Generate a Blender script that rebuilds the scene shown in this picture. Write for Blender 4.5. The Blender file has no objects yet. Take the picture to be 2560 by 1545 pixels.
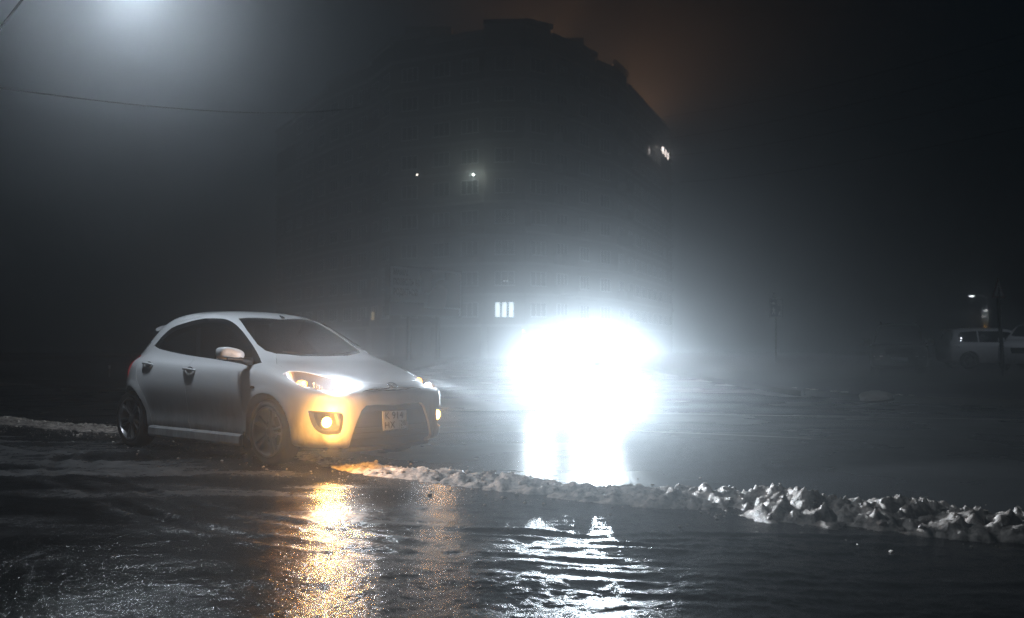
import bpy, bmesh, math, random
import numpy as np
from mathutils import Vector, Matrix
from mathutils.bvhtree import BVHTree

# ------------------------------------------------------------------ scene, camera, world
scene = bpy.context.scene
R = math.radians
CAM_H = 1.06
FPX = 2489.0                       # focal length in pixels of the 2560 px wide photograph (35 mm lens)
PITCH = math.atan((868 - 772.5) / FPX)

cam_data = bpy.data.cameras.new('camera')
cam_data.lens = 35.0
cam_data.sensor_width = 36.0
cam_data.clip_start = 0.05
cam_data.clip_end = 2000.0
cam_data.dof.use_dof = True
cam_data.dof.focus_distance = 9.4
cam_data.dof.aperture_fstop = 2.0
cam = bpy.data.objects.new('camera', cam_data)
scene.collection.objects.link(cam)
cam.location = (0, 0, CAM_H)
cam.rotation_euler = (R(90) + PITCH, 0, 0)
scene.camera = cam

world = bpy.data.worlds.new('World')
scene.world = world
world.use_nodes = True
wn = world.node_tree
wn.nodes['Background'].inputs['Color'].default_value = (0.04, 0.50, 0.88, 1)
wn.nodes['Background'].inputs['Strength'].default_value = 0.0050

scene.render.engine = 'CYCLES'
cy = scene.cycles
cy.use_denoising = True
cy.denoising_prefilter = 'NONE'          # keeps the sparkle of the wet ice
cy.use_light_tree = False
cy.use_adaptive_sampling = False
world.cycles.sampling_method = 'NONE'
cy.max_bounces = 6
cy.diffuse_bounces = 2
cy.glossy_bounces = 3
cy.transmission_bounces = 6
cy.transparent_max_bounces = 10
cy.volume_bounces = 1
cy.sample_clamp_indirect = 1.5
cy.sample_clamp_direct = 60.0
cy.caustics_reflective = False
cy.caustics_refractive = False
scene.view_settings.view_transform = 'Standard'
scene.view_settings.look = 'None'
scene.view_settings.exposure = 0.0
scene.view_settings.gamma = 1.0

COL = scene.collection
rng = random.Random(7)
nrng = np.random.RandomState(11)

# ------------------------------------------------------------------ helpers
def tag(o, label=None, cat=None, group=None, kind=None):
    if label: o['label'] = label
    if cat: o['category'] = cat
    if group: o['group'] = group
    if kind: o['kind'] = kind
    return o

def empty(name, loc=(0, 0, 0), rz=0.0, parent=None):
    o = bpy.data.objects.new(name, None)
    COL.objects.link(o)
    o.location = loc
    o.rotation_euler = (0, 0, rz)
    o.empty_display_size = 0.1
    if parent: o.parent = parent
    return o

def link(name, me, mat=None, parent=None, smooth=None):
    if mat is not None:
        me.materials.clear()
        for m in (mat if isinstance(mat, (list, tuple)) else [mat]):
            me.materials.append(m)
    if smooth is not None and len(me.polygons):
        me.polygons.foreach_set('use_smooth', [True] * len(me.polygons))
        if smooth < 180:
            me.set_sharp_from_angle(angle=R(smooth))
    o = bpy.data.objects.new(name, me)
    COL.objects.link(o)
    if parent: o.parent = parent
    return o

def mesh_of(verts, faces, name='m'):
    me = bpy.data.meshes.new(name)
    me.from_pydata([tuple(map(float, v)) for v in verts], [], [tuple(map(int, f)) for f in faces])
    me.update()
    return me

class MB:
    """collects boxes, bars, tubes and lathes into one mesh"""
    def __init__(self):
        self.v = []; self.f = []; self.mi = []
        self.cur = 0
    def add(self, vs, fs):
        b = len(self.v)
        self.v += [tuple(v) for v in vs]
        self.f += [tuple(b + i for i in f) for f in fs]
        self.mi += [self.cur] * len(fs)
        return self
    def box(self, c, s, rot=None):
        x, y, z = s[0] / 2, s[1] / 2, s[2] / 2
        vs = [Vector((a * x, b * y, d * z)) for a in (-1, 1) for b in (-1, 1) for d in (-1, 1)]
        if rot is not None: vs = [rot @ v for v in vs]
        c = Vector(c)
        return self.add([c + v for v in vs], [(0, 1, 3, 2), (4, 6, 7, 5), (0, 4, 5, 1), (2, 3, 7, 6), (0, 2, 6, 4), (1, 5, 7, 3)])
    def tube(self, pts, rad, n=10, caps=True):
        pts = [Vector(p) for p in pts]
        rad = rad if isinstance(rad, (list, tuple)) else [rad] * len(pts)
        vs = []; fs = []
        up = None
        for i, p in enumerate(pts):
            t = (pts[min(i + 1, len(pts) - 1)] - pts[max(i - 1, 0)]).normalized()
            if up is None:
                up = Vector((0, 0, 1)) if abs(t.z) < .9 else Vector((1, 0, 0))
            a = t.cross(up).normalized(); b = a.cross(t).normalized(); up = b
            for k in range(n):
                an = 2 * math.pi * k / n
                vs.append(p + (a * math.cos(an) + b * math.sin(an)) * rad[i])
        for i in range(len(pts) - 1):
            for k in range(n):
                k2 = (k + 1) % n
                fs.append((i * n + k, i * n + k2, (i + 1) * n + k2, (i + 1) * n + k))
        if caps:
            fs.append(tuple(range(n - 1, -1, -1)))
            fs.append(tuple((len(pts) - 1) * n + k for k in range(n)))
        return self.add(vs, fs)
    def lathe(self, prof, axis='Y', c=(0, 0, 0), n=32, closed=False):
        """prof: (radius, axial) pairs"""
        vs = []; fs = []
        c = Vector(c)
        for r, h in prof:
            for k in range(n):
                a = 2 * math.pi * k / n
                u, w = r * math.cos(a), r * math.sin(a)
                vs.append(c + (Vector((u, h, w)) if axis == 'Y' else Vector((u, w, h)) if axis == 'Z' else Vector((h, u, w))))
        m = len(prof)
        for i in range(m if closed else m - 1):
            j = (i + 1) % m
            for k in range(n):
                k2 = (k + 1) % n
                fs.append((i * n + k, j * n + k, j * n + k2, i * n + k2))
        return self.add(vs, fs)
    def prism(self, pts, d0, d1):
        """closed prism: polygon pts swept from pts+d0 to pts+d1"""
        d0, d1 = Vector(d0), Vector(d1)
        n = len(pts)
        vs = [Vector(p) + d0 for p in pts] + [Vector(p) + d1 for p in pts]
        fs = [tuple(range(n)), tuple(range(2 * n - 1, n - 1, -1))]
        fs += [(i, n + i, n + (i + 1) % n, (i + 1) % n) for i in range(n)]
        return self.add(vs, fs)
    def mesh(self, fix=True):
        me = mesh_of(self.v, self.f)
        if any(self.mi):
            me.polygons.foreach_set('material_index', self.mi)
        if fix:
            bm = bmesh.new(); bm.from_mesh(me)
            bmesh.ops.recalc_face_normals(bm, faces=bm.faces)
            bm.to_mesh(me); bm.free()
        return me
    def build(self, name, mat, parent=None, smooth=None, bevel=0.0):
        me = self.mesh()
        if bevel > 0:
            bm = bmesh.new(); bm.from_mesh(me)
            bmesh.ops.bevel(bm, geom=[e for e in bm.edges if e.is_manifold and e.calc_face_angle(0) > .5], offset=bevel, segments=2, affect='EDGES', profile=.6)
            bm.to_mesh(me); bm.free()
            if smooth is None: smooth = 35
        return link(name, me, mat, parent, smooth)

def boolop(a, b, op):
    oa = bpy.data.objects.new('ta', a); ob = bpy.data.objects.new('tb', b)
    COL.objects.link(oa); COL.objects.link(ob)
    m = oa.modifiers.new('b', 'BOOLEAN')
    m.operation = op; m.solver = 'MANIFOLD'; m.object = ob
    dg = bpy.context.evaluated_depsgraph_get()
    dg.update()
    out = bpy.data.meshes.new_from_object(oa.evaluated_get(dg))
    bpy.data.objects.remove(oa); bpy.data.objects.remove(ob)
    return out

def mirror_y(me):
    m2 = me.copy()
    n = len(m2.vertices)
    co = np.empty(n * 3); m2.vertices.foreach_get('co', co)
    co[1::3] *= -1
    m2.vertices.foreach_set('co', co)
    m2.flip_normals()
    m2.update()
    return m2

# camera geometry: photo pixel -> world ray / ground point
_c, _s = math.cos(PITCH), math.sin(PITCH)
def pix_ray(u, v):
    a = (u - 1280) / FPX; b = (772.5 - v) / FPX
    return Vector((a, _c - b * _s, _s + b * _c))
def at_depth(u, v, Y):
    d = pix_ray(u, v)
    return Vector((0, 0, CAM_H)) + d * (Y / d.y)
def ground_at(u, v, z=0.0):
    d = pix_ray(u, v)
    return Vector((0, 0, CAM_H)) + d * ((z - CAM_H) / d.z)

# vectorised value noise
_tab = nrng.rand(65536)
def vnoise(x, y, seed=0):
    xi = np.floor(x).astype(np.int64); yi = np.floor(y).astype(np.int64)
    fx = x - xi; fy = y - yi
    fx = fx * fx * (3 - 2 * fx); fy = fy * fy * (3 - 2 * fy)
    def h(i, j): return _tab[(i * 73856093 ^ j * 19349663 ^ (seed * 83492791)) & 65535]
    return (h(xi, yi) * (1 - fx) + h(xi + 1, yi) * fx) * (1 - fy) + (h(xi, yi + 1) * (1 - fx) + h(xi + 1, yi + 1) * fx) * fy
def fbm(x, y, oct=4, seed=0, gain=.5):
    s = 0; a = 1; t = 0
    for o in range(oct):
        s = s + a * (vnoise(x * 2 ** o + 17.3 * o, y * 2 ** o - 9.1 * o, seed + o) - .5); t += a; a *= gain
    return s / t * 2
def polydist(px, py, path):
    """distance from points to a polyline, and the fraction along it"""
    best = np.full(px.shape, 1e9); side = np.zeros(px.shape); frac = np.zeros(px.shape)
    L = [0]
    for i in range(len(path) - 1): L.append(L[-1] + math.dist(path[i], path[i + 1]))
    for i in range(len(path) - 1):
        ax, ay = path[i]; bx, by = path[i + 1]
        dx, dy = bx - ax, by - ay; l2 = dx * dx + dy * dy
        t = np.clip(((px - ax) * dx + (py - ay) * dy) / l2, 0, 1)
        ex = px - ax - t * dx; ey = py - ay - t * dy
        d = np.hypot(ex, ey)
        m = d < best
        best = np.where(m, d, best)
        side = np.where(m, np.sign(dx * ey - dy * ex), side)
        frac = np.where(m, L[i] + t * math.sqrt(l2), frac)
    return best, side, frac
def smooth_path(pts, n=8):
    P = [np.array(p, float) for p in pts]
    P = [2 * P[0] - P[1]] + P + [2 * P[-1] - P[-2]]
    out = []
    for i in range(1, len(P) - 2):
        for k in range(n):
            t = k / n
            out.append(.5 * (2 * P[i] + (P[i + 1] - P[i - 1]) * t + (2 * P[i - 1] - 5 * P[i] + 4 * P[i + 1] - P[i + 2]) * t * t + (3 * P[i] - P[i - 1] - 3 * P[i + 1] + P[i + 2]) * t ** 3))
    out.append(P[-2])
    return [tuple(p) for p in out]

# ------------------------------------------------------------------ materials
MATS = {}
def mat(name, col=(.5, .5, .5), rough=.5, metal=0.0, coat=0.0, spec=.5, emit=None, estr=0.0, var=0.0, vscale=8.0, bump=0.0, bscale=60.0, alpha=None, trans=0.0):
    if name in MATS: return MATS[name]
    m = bpy.data.materials.new(name); m.use_nodes = True
    nt = m.node_tree; b = nt.nodes['Principled BSDF']
    b.inputs['Base Color'].default_value = (*col, 1)
    b.inputs['Roughness'].default_value = rough
    b.inputs['Metallic'].default_value = metal
    b.inputs['Coat Weight'].default_value = coat
    b.inputs['Coat Roughness'].default_value = .06
    b.inputs['Specular IOR Level'].default_value = spec
    b.inputs['Transmission Weight'].default_value = trans
    if emit:
        b.inputs['Emission Color'].default_value = (*emit, 1)
        b.inputs['Emission Strength'].default_value = estr
        m.cycles.emission_sampling = 'NONE'
    if var or bump:
        tc = nt.nodes.new('ShaderNodeTexCoord')
        nz = nt.nodes.new('ShaderNodeTexNoise')
        nz.inputs['Scale'].default_value = vscale; nz.inputs['Detail'].default_value = 6
        nt.links.new(tc.outputs['Object'], nz.inputs['Vector'])
        if var:
            mx = nt.nodes.new('ShaderNodeMix'); mx.data_type = 'RGBA'
            mx.inputs['A'].default_value = (*[c * (1 - var) for c in col], 1)
            mx.inputs['B'].default_value = (*[min(1, c * (1 + var)) for c in col], 1)
            nt.links.new(nz.outputs['Fac'], mx.inputs['Factor'])
            nt.links.new(mx.outputs['Result'], b.inputs['Base Color'])
            mr = nt.nodes.new('ShaderNodeMapRange')
            mr.inputs['To Min'].default_value = max(.02, rough * .8); mr.inputs['To Max'].default_value = min(1, rough * 1.25)
            nt.links.new(nz.outputs['Fac'], mr.inputs['Value'])
            nt.links.new(mr.outputs['Result'], b.inputs['Roughness'])
        if bump:
            n2 = nt.nodes.new('ShaderNodeTexNoise')
            n2.inputs['Scale'].default_value = bscale; n2.inputs['Detail'].default_value = 4
            nt.links.new(tc.outputs['Object'], n2.inputs['Vector'])
            bp = nt.nodes.new('ShaderNodeBump')
            bp.inputs['Strength'].default_value = bump; bp.inputs['Distance'].default_value = .01
            nt.links.new(n2.outputs['Fac'], bp.inputs['Height'])
            nt.links.new(bp.outputs['Normal'], b.inputs['Normal'])
    MATS[name] = m
    return m

def glass_mat(name, tint, refl_rough=.03):
    """thin tinted pane: dark transparent body under a clear reflecting face"""
    m = bpy.data.materials.new(name); m.use_nodes = True
    nt = m.node_tree; nt.nodes.clear()
    out = nt.nodes.new('ShaderNodeOutputMaterial')
    tr = nt.nodes.new('ShaderNodeBsdfTransparent'); tr.inputs['Color'].default_value = (*tint, 1)
    gl = nt.nodes.new('ShaderNodeBsdfGlossy'); gl.inputs['Roughness'].default_value = refl_rough
    fr = nt.nodes.new('ShaderNodeFresnel'); fr.inputs['IOR'].default_value = 1.5
    mx = nt.nodes.new('ShaderNodeMixShader')
    ge = nt.nodes.new('ShaderNodeNewGeometry'); iv = nt.nodes.new('ShaderNodeMath'); iv.operation = 'SUBTRACT'; iv.inputs[0].default_value = 1.0
    nt.links.new(ge.outputs['Backfacing'], iv.inputs[1])
    mu = nt.nodes.new('ShaderNodeMath'); mu.operation = 'MULTIPLY'          # only the outer face reflects
    nt.links.new(fr.outputs['Fac'], mu.inputs[0]); nt.links.new(iv.outputs['Value'], mu.inputs[1])
    nt.links.new(mu.outputs['Value'], mx.inputs['Fac'])
    nt.links.new(tr.outputs['BSDF'], mx.inputs[1]); nt.links.new(gl.outputs['BSDF'], mx.inputs[2])
    nt.links.new(mx.outputs['Shader'], out.inputs['Surface'])
    MATS[name] = m
    return m

def paint_mat(name, col, dirt=(.055, .052, .05), zlo=.22, zhi=.74, amount=1.0, wet=True):
    """car paint with road dirt on the lower panels, deepened to paint in their shade"""
    m = mat(name, col, .38, 0, 1.0)
    nt = m.node_tree; b = nt.nodes['Principled BSDF']
    tc = nt.nodes.new('ShaderNodeTexCoord')
    sp = nt.nodes.new('ShaderNodeSeparateXYZ'); nt.links.new(tc.outputs['Object'], sp.inputs['Vector'])
    mr = nt.nodes.new('ShaderNodeMapRange')
    mr.inputs['From Min'].default_value = zhi; mr.inputs['From Max'].default_value = zlo
    nt.links.new(sp.outputs['Z'], mr.inputs['Value'])
    nz = nt.nodes.new('ShaderNodeTexNoise'); nz.inputs['Scale'].default_value = 9; nz.inputs['Detail'].default_value = 10; nz.inputs['Roughness'].default_value = .75
    mp = nt.nodes.new('ShaderNodeMapping'); mp.inputs['Scale'].default_value = (1.6, 1.6, .45)
    nt.links.new(tc.outputs['Object'], mp.inputs['Vector']); nt.links.new(mp.outputs['Vector'], nz.inputs['Vector'])
    cr = nt.nodes.new('ShaderNodeMapRange'); cr.inputs['From Min'].default_value = .2; cr.inputs['From Max'].default_value = .8; cr.inputs['To Min'].default_value = .45; cr.inputs['To Max'].default_value = 1.0
    nt.links.new(nz.outputs['Fac'], cr.inputs['Value'])
    mu = nt.nodes.new('ShaderNodeMath'); mu.operation = 'MULTIPLY'
    nt.links.new(mr.outputs['Result'], mu.inputs[0]); nt.links.new(cr.outputs['Result'], mu.inputs[1])
    m2 = nt.nodes.new('ShaderNodeMath'); m2.operation = 'MULTIPLY_ADD'; m2.use_clamp = True
    m2.inputs[1].default_value = amount; m2.inputs[2].default_value = .03
    nt.links.new(mu.outputs['Value'], m2.inputs[0])
    mx = nt.nodes.new('ShaderNodeMix'); mx.data_type = 'RGBA'
    mx.inputs['A'].default_value = (*col, 1); mx.inputs['B'].default_value = (*dirt, 1)  # dirt tone also stands in for shade low on the body
    nt.links.new(m2.outputs['Value'], mx.inputs['Factor'])
    nt.links.new(mx.outputs['Result'], b.inputs['Base Color'])
    inv = nt.nodes.new('ShaderNodeMath'); inv.operation = 'SUBTRACT'; inv.inputs[0].default_value = 1.0
    nt.links.new(m2.outputs['Value'], inv.inputs[1])
    nt.links.new(inv.outputs['Value'], b.inputs['Coat Weight'])
    if wet:   # fine beads of drizzle on the paint
        vo = nt.nodes.new('ShaderNodeTexVoronoi'); vo.inputs['Scale'].default_value = 110
        nt.links.new(tc.outputs['Object'], vo.inputs['Vector'])
        lt = nt.nodes.new('ShaderNodeMapRange'); lt.inputs['From Min'].default_value = .28; lt.inputs['From Max'].default_value = .05
        nt.links.new(vo.outputs['Distance'], lt.inputs['Value'])
        bp = nt.nodes.new('ShaderNodeBump'); bp.inputs['Strength'].default_value = .12; bp.inputs['Distance'].default_value = .002
        nt.links.new(lt.outputs['Result'], bp.inputs['Height'])
        nt.links.new(bp.outputs['Normal'], b.inputs['Coat Normal'])
    return m

M_WHITE = paint_mat('white_paint', (.72, .73, .75))
M_WHITE2 = paint_mat('white_paint_far', (.70, .71, .73), wet=False)
M_DARKPAINT = paint_mat('dark_paint', (.012, .015, .02), wet=False)
M_BLACK = mat('black_plastic', (.012, .012, .013), .45, bump=.1, bscale=300)
M_GLOSSBLACK = mat('gloss_black', (.006, .006, .007), .12, coat=1)
M_RUBBER = mat('rubber', (.014, .014, .015), .75, var=.3, vscale=20, bump=.2, bscale=120)
M_ALLOY = mat('alloy', (.20, .20, .205), .36, metal=.8, var=.2, vscale=12)
M_CHROME = mat('chrome', (.8, .8, .82), .12, metal=1)
M_IRON = mat('cast_iron', (.05, .045, .04), .6, metal=.6, var=.3)
M_INTERIOR = mat('interior_trim', (.03, .028, .027), .8, var=.2)
M_SEAT = mat('seat_cloth', (.045, .042, .04), .9, var=.2, vscale=30)
M_GLASS = glass_mat('tinted_glass', (.30, .32, .34))
M_GLASSD = glass_mat('dark_tinted_glass', (.06, .065, .07))
M_LENS = glass_mat('lamp_lens', (.93, .94, .95), .04)
M_TAIL = mat('tail_red', (.25, .01, .01), .15, coat=1, emit=(1, .03, .03), estr=.35)
M_PLATE = mat('plate_white', (.72, .73, .74), .4, var=.06, vscale=30)
M_INK = mat('plate_ink', (.015, .015, .018), .5)
M_GALV = mat('galvanised', (.22, .23, .24), .5, metal=.7, var=.2, vscale=20)
# ------------------------------------------------------------------ lamp powers (W) and fog
P_LOW, P_LOWGLOW, P_AMBER, P_FOGGLOW = 2200, 40, 5, 34
P_ON, P_ONSPILL, ON_DIR, ON_SIZE, ON_BLEND, ON_SQ = 3300, 540, (1, 0, -.050), 130, .30, .06
SPILL_UP, SPILL_SIZE = .05, 26
P_STREET, STREET_SIZE, STREET_BLEND = 420, 170, .10
P_SOD, P_CARS, P_WALL = 14000, 190, 60
FOG_D, FOG_G = .012, .92
# ------------------------------------------------------------------ vehicles: lofted bodies
def pchip(xs, ys):
    xs = np.asarray(xs, float); ys = np.asarray(ys, float)
    o = np.argsort(xs); xs = xs[o]; ys = ys[o]
    h = np.diff(xs); d = np.diff(ys) / h
    m = np.zeros_like(ys)
    for i in range(1, len(xs) - 1):
        if d[i - 1] * d[i] > 0:
            w1 = 2 * h[i] + h[i - 1]; w2 = h[i] + 2 * h[i - 1]
            m[i] = (w1 + w2) / (w1 / d[i - 1] + w2 / d[i])
    m[0] = d[0]; m[-1] = d[-1]
    def f(x):
        x = np.clip(np.asarray(x, float), xs[0], xs[-1])
        i = np.clip(np.searchsorted(xs, x) - 1, 0, len(h) - 1)
        t = (x - xs[i]) / h[i]
        return ((1 + 2 * t) * (1 - t) ** 2 * ys[i] + t * (1 - t) ** 2 * h[i] * m[i] + t * t * (3 - 2 * t) * ys[i + 1] + t * t * (t - 1) * h[i] * m[i + 1])
    return f

def loft_body(K, nx=110, seg=(3, 3, 3, 6, 7, 6, 7, 6, 5, 5), arches=(), flare=.012, inset=0.0):
    """closed body from longitudinal keys; columns: x ztop zbot w zw zbelt wbelt zrail wrail wsill wlow"""
    K = np.array(K, float)
    F = [pchip(K[:, 0], K[:, j]) for j in range(1, K.shape[1])]
    x0, x1 = K[:, 0].max(), K[:, 0].min()
    t = np.linspace(0, 1, nx)
    # stations crowd towards both ends
    s = t - .155 * np.sin(2 * np.pi * t)
    X = x0 + (x1 - x0) * s
    rings = []
    for x in X:
        ztop, zbot, w, zw, zbelt, wbelt, zrail, wrail, wsill, wlow = [float(f(x)) for f in F]
        h = zw - zbot
        P = [(0, zbot), (.8 * wsill, zbot), (wsill, zbot + .10 * h), (wlow, zbot + .42 * h), (w, zw),
             (w - .25 * (w - wbelt), zw + .72 * (zbelt - zw)), (wbelt, zbelt),
             ((wbelt + wrail) / 2 + .012, (zbelt + zrail) / 2 + .006), (wrail, zrail),
             (.72 * wrail, zrail + .72 * (ztop - zrail)), (0, ztop)]
        Q = [(-P[1][0], P[1][1])] + P + [(-P[-2][0], P[-2][1])]
        Q = np.array(Q)
        pts = []
        for i in range(1, len(Q) - 2):
            n = seg[i - 1]
            p0, p1, p2, p3 = Q[i - 1], Q[i], Q[i + 1], Q[i + 2]
            d0 = max(np.linalg.norm(p1 - p0), 1e-4) ** .5; d1 = max(np.linalg.norm(p2 - p1), 1e-4) ** .5; d2 = max(np.linalg.norm(p3 - p2), 1e-4) ** .5
            m1 = (p1 - p0) / d0 - (p2 - p0) / (d0 + d1) + (p2 - p1) / d1
            m2 = (p2 - p1) / d1 - (p3 - p1) / (d1 + d2) + (p3 - p2) / d2
            m1 *= d1; m2 *= d1
            for k in range(n):
                u = k / n
                pts.append((2 * u ** 3 - 3 * u * u + 1) * p1 + (u ** 3 - 2 * u * u + u) * m1 + (-2 * u ** 3 + 3 * u * u) * p2 + (u ** 3 - u * u) * m2)
        pts.append(Q[-2])
        pts = np.array(pts)
        pts[0, 0] = 0; pts[-1, 0] = 0
        half = pts[1:-1]
        ring = np.concatenate([pts[:1], half, pts[-1:], half[::-1] * [-1, 1]])
        rings.append(np.concatenate([np.full((len(ring), 1), x), ring], 1))
    V = np.array(rings); nr = V.shape[1]
    if flare:
        for ax, az, ar in arches:
            r = np.hypot(V[:, :, 0] - ax, V[:, :, 2] - az)
            g = flare * np.exp(-((r - ar - .012) / .035) ** 2) * (V[:, :, 2] < az + ar + .1)
            V[:, :, 1] += np.sign(V[:, :, 1]) * g * (np.abs(V[:, :, 1]) > .5)
    vs = V.reshape(-1, 3)
    fs = []
    for i in range(nx - 1):
        for k in range(nr):
            k2 = (k + 1) % nr
            fs.append((i * nr + k, i * nr + k2, (i + 1) * nr + k2, (i + 1) * nr + k))
    fs.append(tuple(range(nr - 1, -1, -1)))
    fs.append(tuple((nx - 1) * nr + k for k in range(nr)))
    me = mesh_of(vs, fs)
    bm = bmesh.new(); bm.from_mesh(me); bmesh.ops.recalc_face_normals(bm, faces=bm.faces)
    if inset:
        bm.normal_update()
        for v in bm.verts: v.co -= v.normal * inset
    bm.to_mesh(me); bm.free()
    return me

def inset_mesh(me, d):
    m2 = me.copy()
    bm = bmesh.new(); bm.from_mesh(m2); bm.normal_update()
    no = [v.normal.copy() for v in bm.verts]
    for v, n in zip(bm.verts, no): v.co -= n * d
    bm.to_mesh(m2); bm.free()
    return m2

def cyl_y(c, r, y0, y1, n=48):
    return MB().prism([(c[0] + r * math.cos(2 * math.pi * k / n), 0, c[1] + r * math.sin(2 * math.pi * k / n)) for k in range(n)], (0, y0, 0), (0, y1, 0)).mesh()

def prism_side(poly, y0, y1):
    return MB().prism([(x, 0, z) for x, z in poly], (0, y0, 0), (0, y1, 0)).mesh()
def prism_top(poly, z0, z1):
    return MB().prism([(x, y, 0) for x, y in poly], (0, 0, z0), (0, 0, z1)).mesh()
def prism_front(poly, x0, x1):
    return MB().prism([(0, y, z) for y, z in poly], (x0, 0, 0), (x1, 0, 0)).mesh()
def prism_dir(pts, d, t0, t1):
    d = Vector(d).normalized()
    return MB().prism(pts, d * t0, d * t1).mesh()

def grow(poly, e):
    """offset a closed 2D polygon outwards by e"""
    n = len(poly); A = sum(poly[i][0] * poly[(i + 1) % n][1] - poly[(i + 1) % n][0] * poly[i][1] for i in range(n))
    sg = 1 if A > 0 else -1
    out = []
    for i in range(n):
        p, q, r = poly[i - 1], poly[i], poly[(i + 1) % n]
        a = Vector((q[0] - p[0], q[1] - p[1])).normalized(); b = Vector((r[0] - q[0], r[1] - q[1])).normalized()
        na = Vector((a.y, -a.x)) * sg; nb = Vector((b.y, -b.x)) * sg
        m = (na + nb)
        m = m / max(m.length_squared, .3) * 2
        out.append((q[0] + m.x * e, q[1] + m.y * e))
    return out

def text_mesh(body, size, extrude=.002, spacing=1.0, align='CENTER', bold=0.0):
    cu = bpy.data.curves.new('t', 'FONT'); cu.body = body; cu.size = size; cu.extrude = extrude
    cu.align_x = align; cu.align_y = 'CENTER'; cu.offset = bold; cu.space_character = spacing; cu.resolution_u = 3
    o = bpy.data.objects.new('t', cu); COL.objects.link(o)
    dg = bpy.context.evaluated_depsgraph_get(); dg.update()
    me = bpy.data.meshes.new_from_object(o.evaluated_get(dg))
    bpy.data.objects.remove(o)
    return me

# wheels ------------------------------------------------------------
def tyre_mesh(r=.297, rr=.226, w=.195):
    h = w / 2
    prof = [(rr - .012, -h * .82), (rr + .006, -h * .9), (rr + .03, -h), (r - .03, -h * 1.0), (r - .008, -h * .86), (r, -h * .55), (r, h * .55), (r - .008, h * .86), (r - .03, h), (rr + .03, h), (rr + .006, h * .9), (rr - .012, h * .82)]
    mb = MB().lathe(prof, 'Y', n=56, closed=True)
    return mb.mesh()
def rim_mesh(rr=.228, w=.18, pairs=5, face=-1):
    """outer face towards -y (face=-1)"""
    h = w / 2
    mb = MB()
    mb.lathe([(rr, -h), (rr - .004, -h - .006), (rr - .016, -h - .004), (rr - .026, -h + .02), (rr - .034, h), (rr, h)], 'Y', n=56, closed=True)
    mb.lathe([(.001, -h + .012), (.03, -h + .012), (.036, -h + .018), (.06, -h + .026), (.066, -h + .05), (.066, -h + .07), (.001, -h + .07)], 'Y', n=24, closed=False)
    for k in range(pairs):
        for s in (-1, 1):
            a0 = 2 * math.pi * k / pairs + math.pi / 2
            a_in = a0 + s * .22; a_out = a0 + s * .17
            ri, ro = .05, rr - .018
            pi_ = Vector((ri * math.cos(a_in), -h + .026, ri * math.sin(a_in)))
            po = Vector((ro * math.cos(a_out), -h + .006, ro * math.sin(a_out)))
            t = (po - pi_).normalized(); side = t.cross(Vector((0, 1, 0))).normalized()
            vs = []
            for p, wd, th in ((pi_, .013, .03), ((pi_ + po) / 2 + Vector((0, -.004, 0)), .0105, .024), (po, .014, .026)):
                vs += [p + side * wd + Vector((0, th, 0)), p + side * wd * .7 - Vector((0, .002, 0)), p - side * wd * .7 - Vector((0, .002, 0)), p - side * wd + Vector((0, th, 0))]
            fs = [(0, 3, 2, 1), (8, 9, 10, 11)]
            for j in (0, 4):
                for q in range(4): fs.append((j + q, j + (q + 1) % 4, j + 4 + (q + 1) % 4, j + 4 + q))
            mb.add(vs, fs)
    return mb.mesh()
def disc_mesh(r=.13):
    return MB().lathe([(.05, -.012), (r, -.012), (r, .012), (.05, .012)], 'Y', n=40, closed=True).mesh()
def bolts_mesh(w=.18):
    mb = MB()
    for k in range(5):
        a = 2 * math.pi * (k + .5) / 5 + math.pi / 2
        mb.lathe([(.001, 0), (.007, 0), (.008, .012)], 'Y', c=(.05 * math.cos(a), -w / 2 + .018, .05 * math.sin(a)), n=6)
    return mb.mesh()
ME_TYRE, ME_RIM, ME_DISC, ME_BOLT = tyre_mesh(), rim_mesh(), disc_mesh(), bolts_mesh()
def add_wheel(parent, x, y, z, side, steer=0.0, scale=1.0, spin=0.0, rim_mat=None):
    """side -1: outer face towards -y"""
    rot = Matrix.Rotation(steer, 4, 'Z') @ (Matrix.Rotation(math.pi, 4, 'Z') if side > 0 else Matrix.Identity(4)) @ Matrix.Rotation(spin, 4, 'Y') @ Matrix.Scale(scale, 4)
    w = link('wheel', ME_TYRE, M_RUBBER if not ME_TYRE.materials else None, parent, 40 if not ME_TYRE.materials else None)
    w.matrix_local = Matrix.Translation((x, y, z)) @ rot
    for nm, me, mt in (('rim', ME_RIM, rim_mat or M_ALLOY), ('brake_disc', ME_DISC, M_IRON), ('wheel_bolts', ME_BOLT, M_CHROME)):
        c = link(nm, me, mt if not me.materials else None, w, 40 if not me.materials else None)
        if nm == 'wheel_bolts': c['kind'] = 'stuff'
    return w

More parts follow.
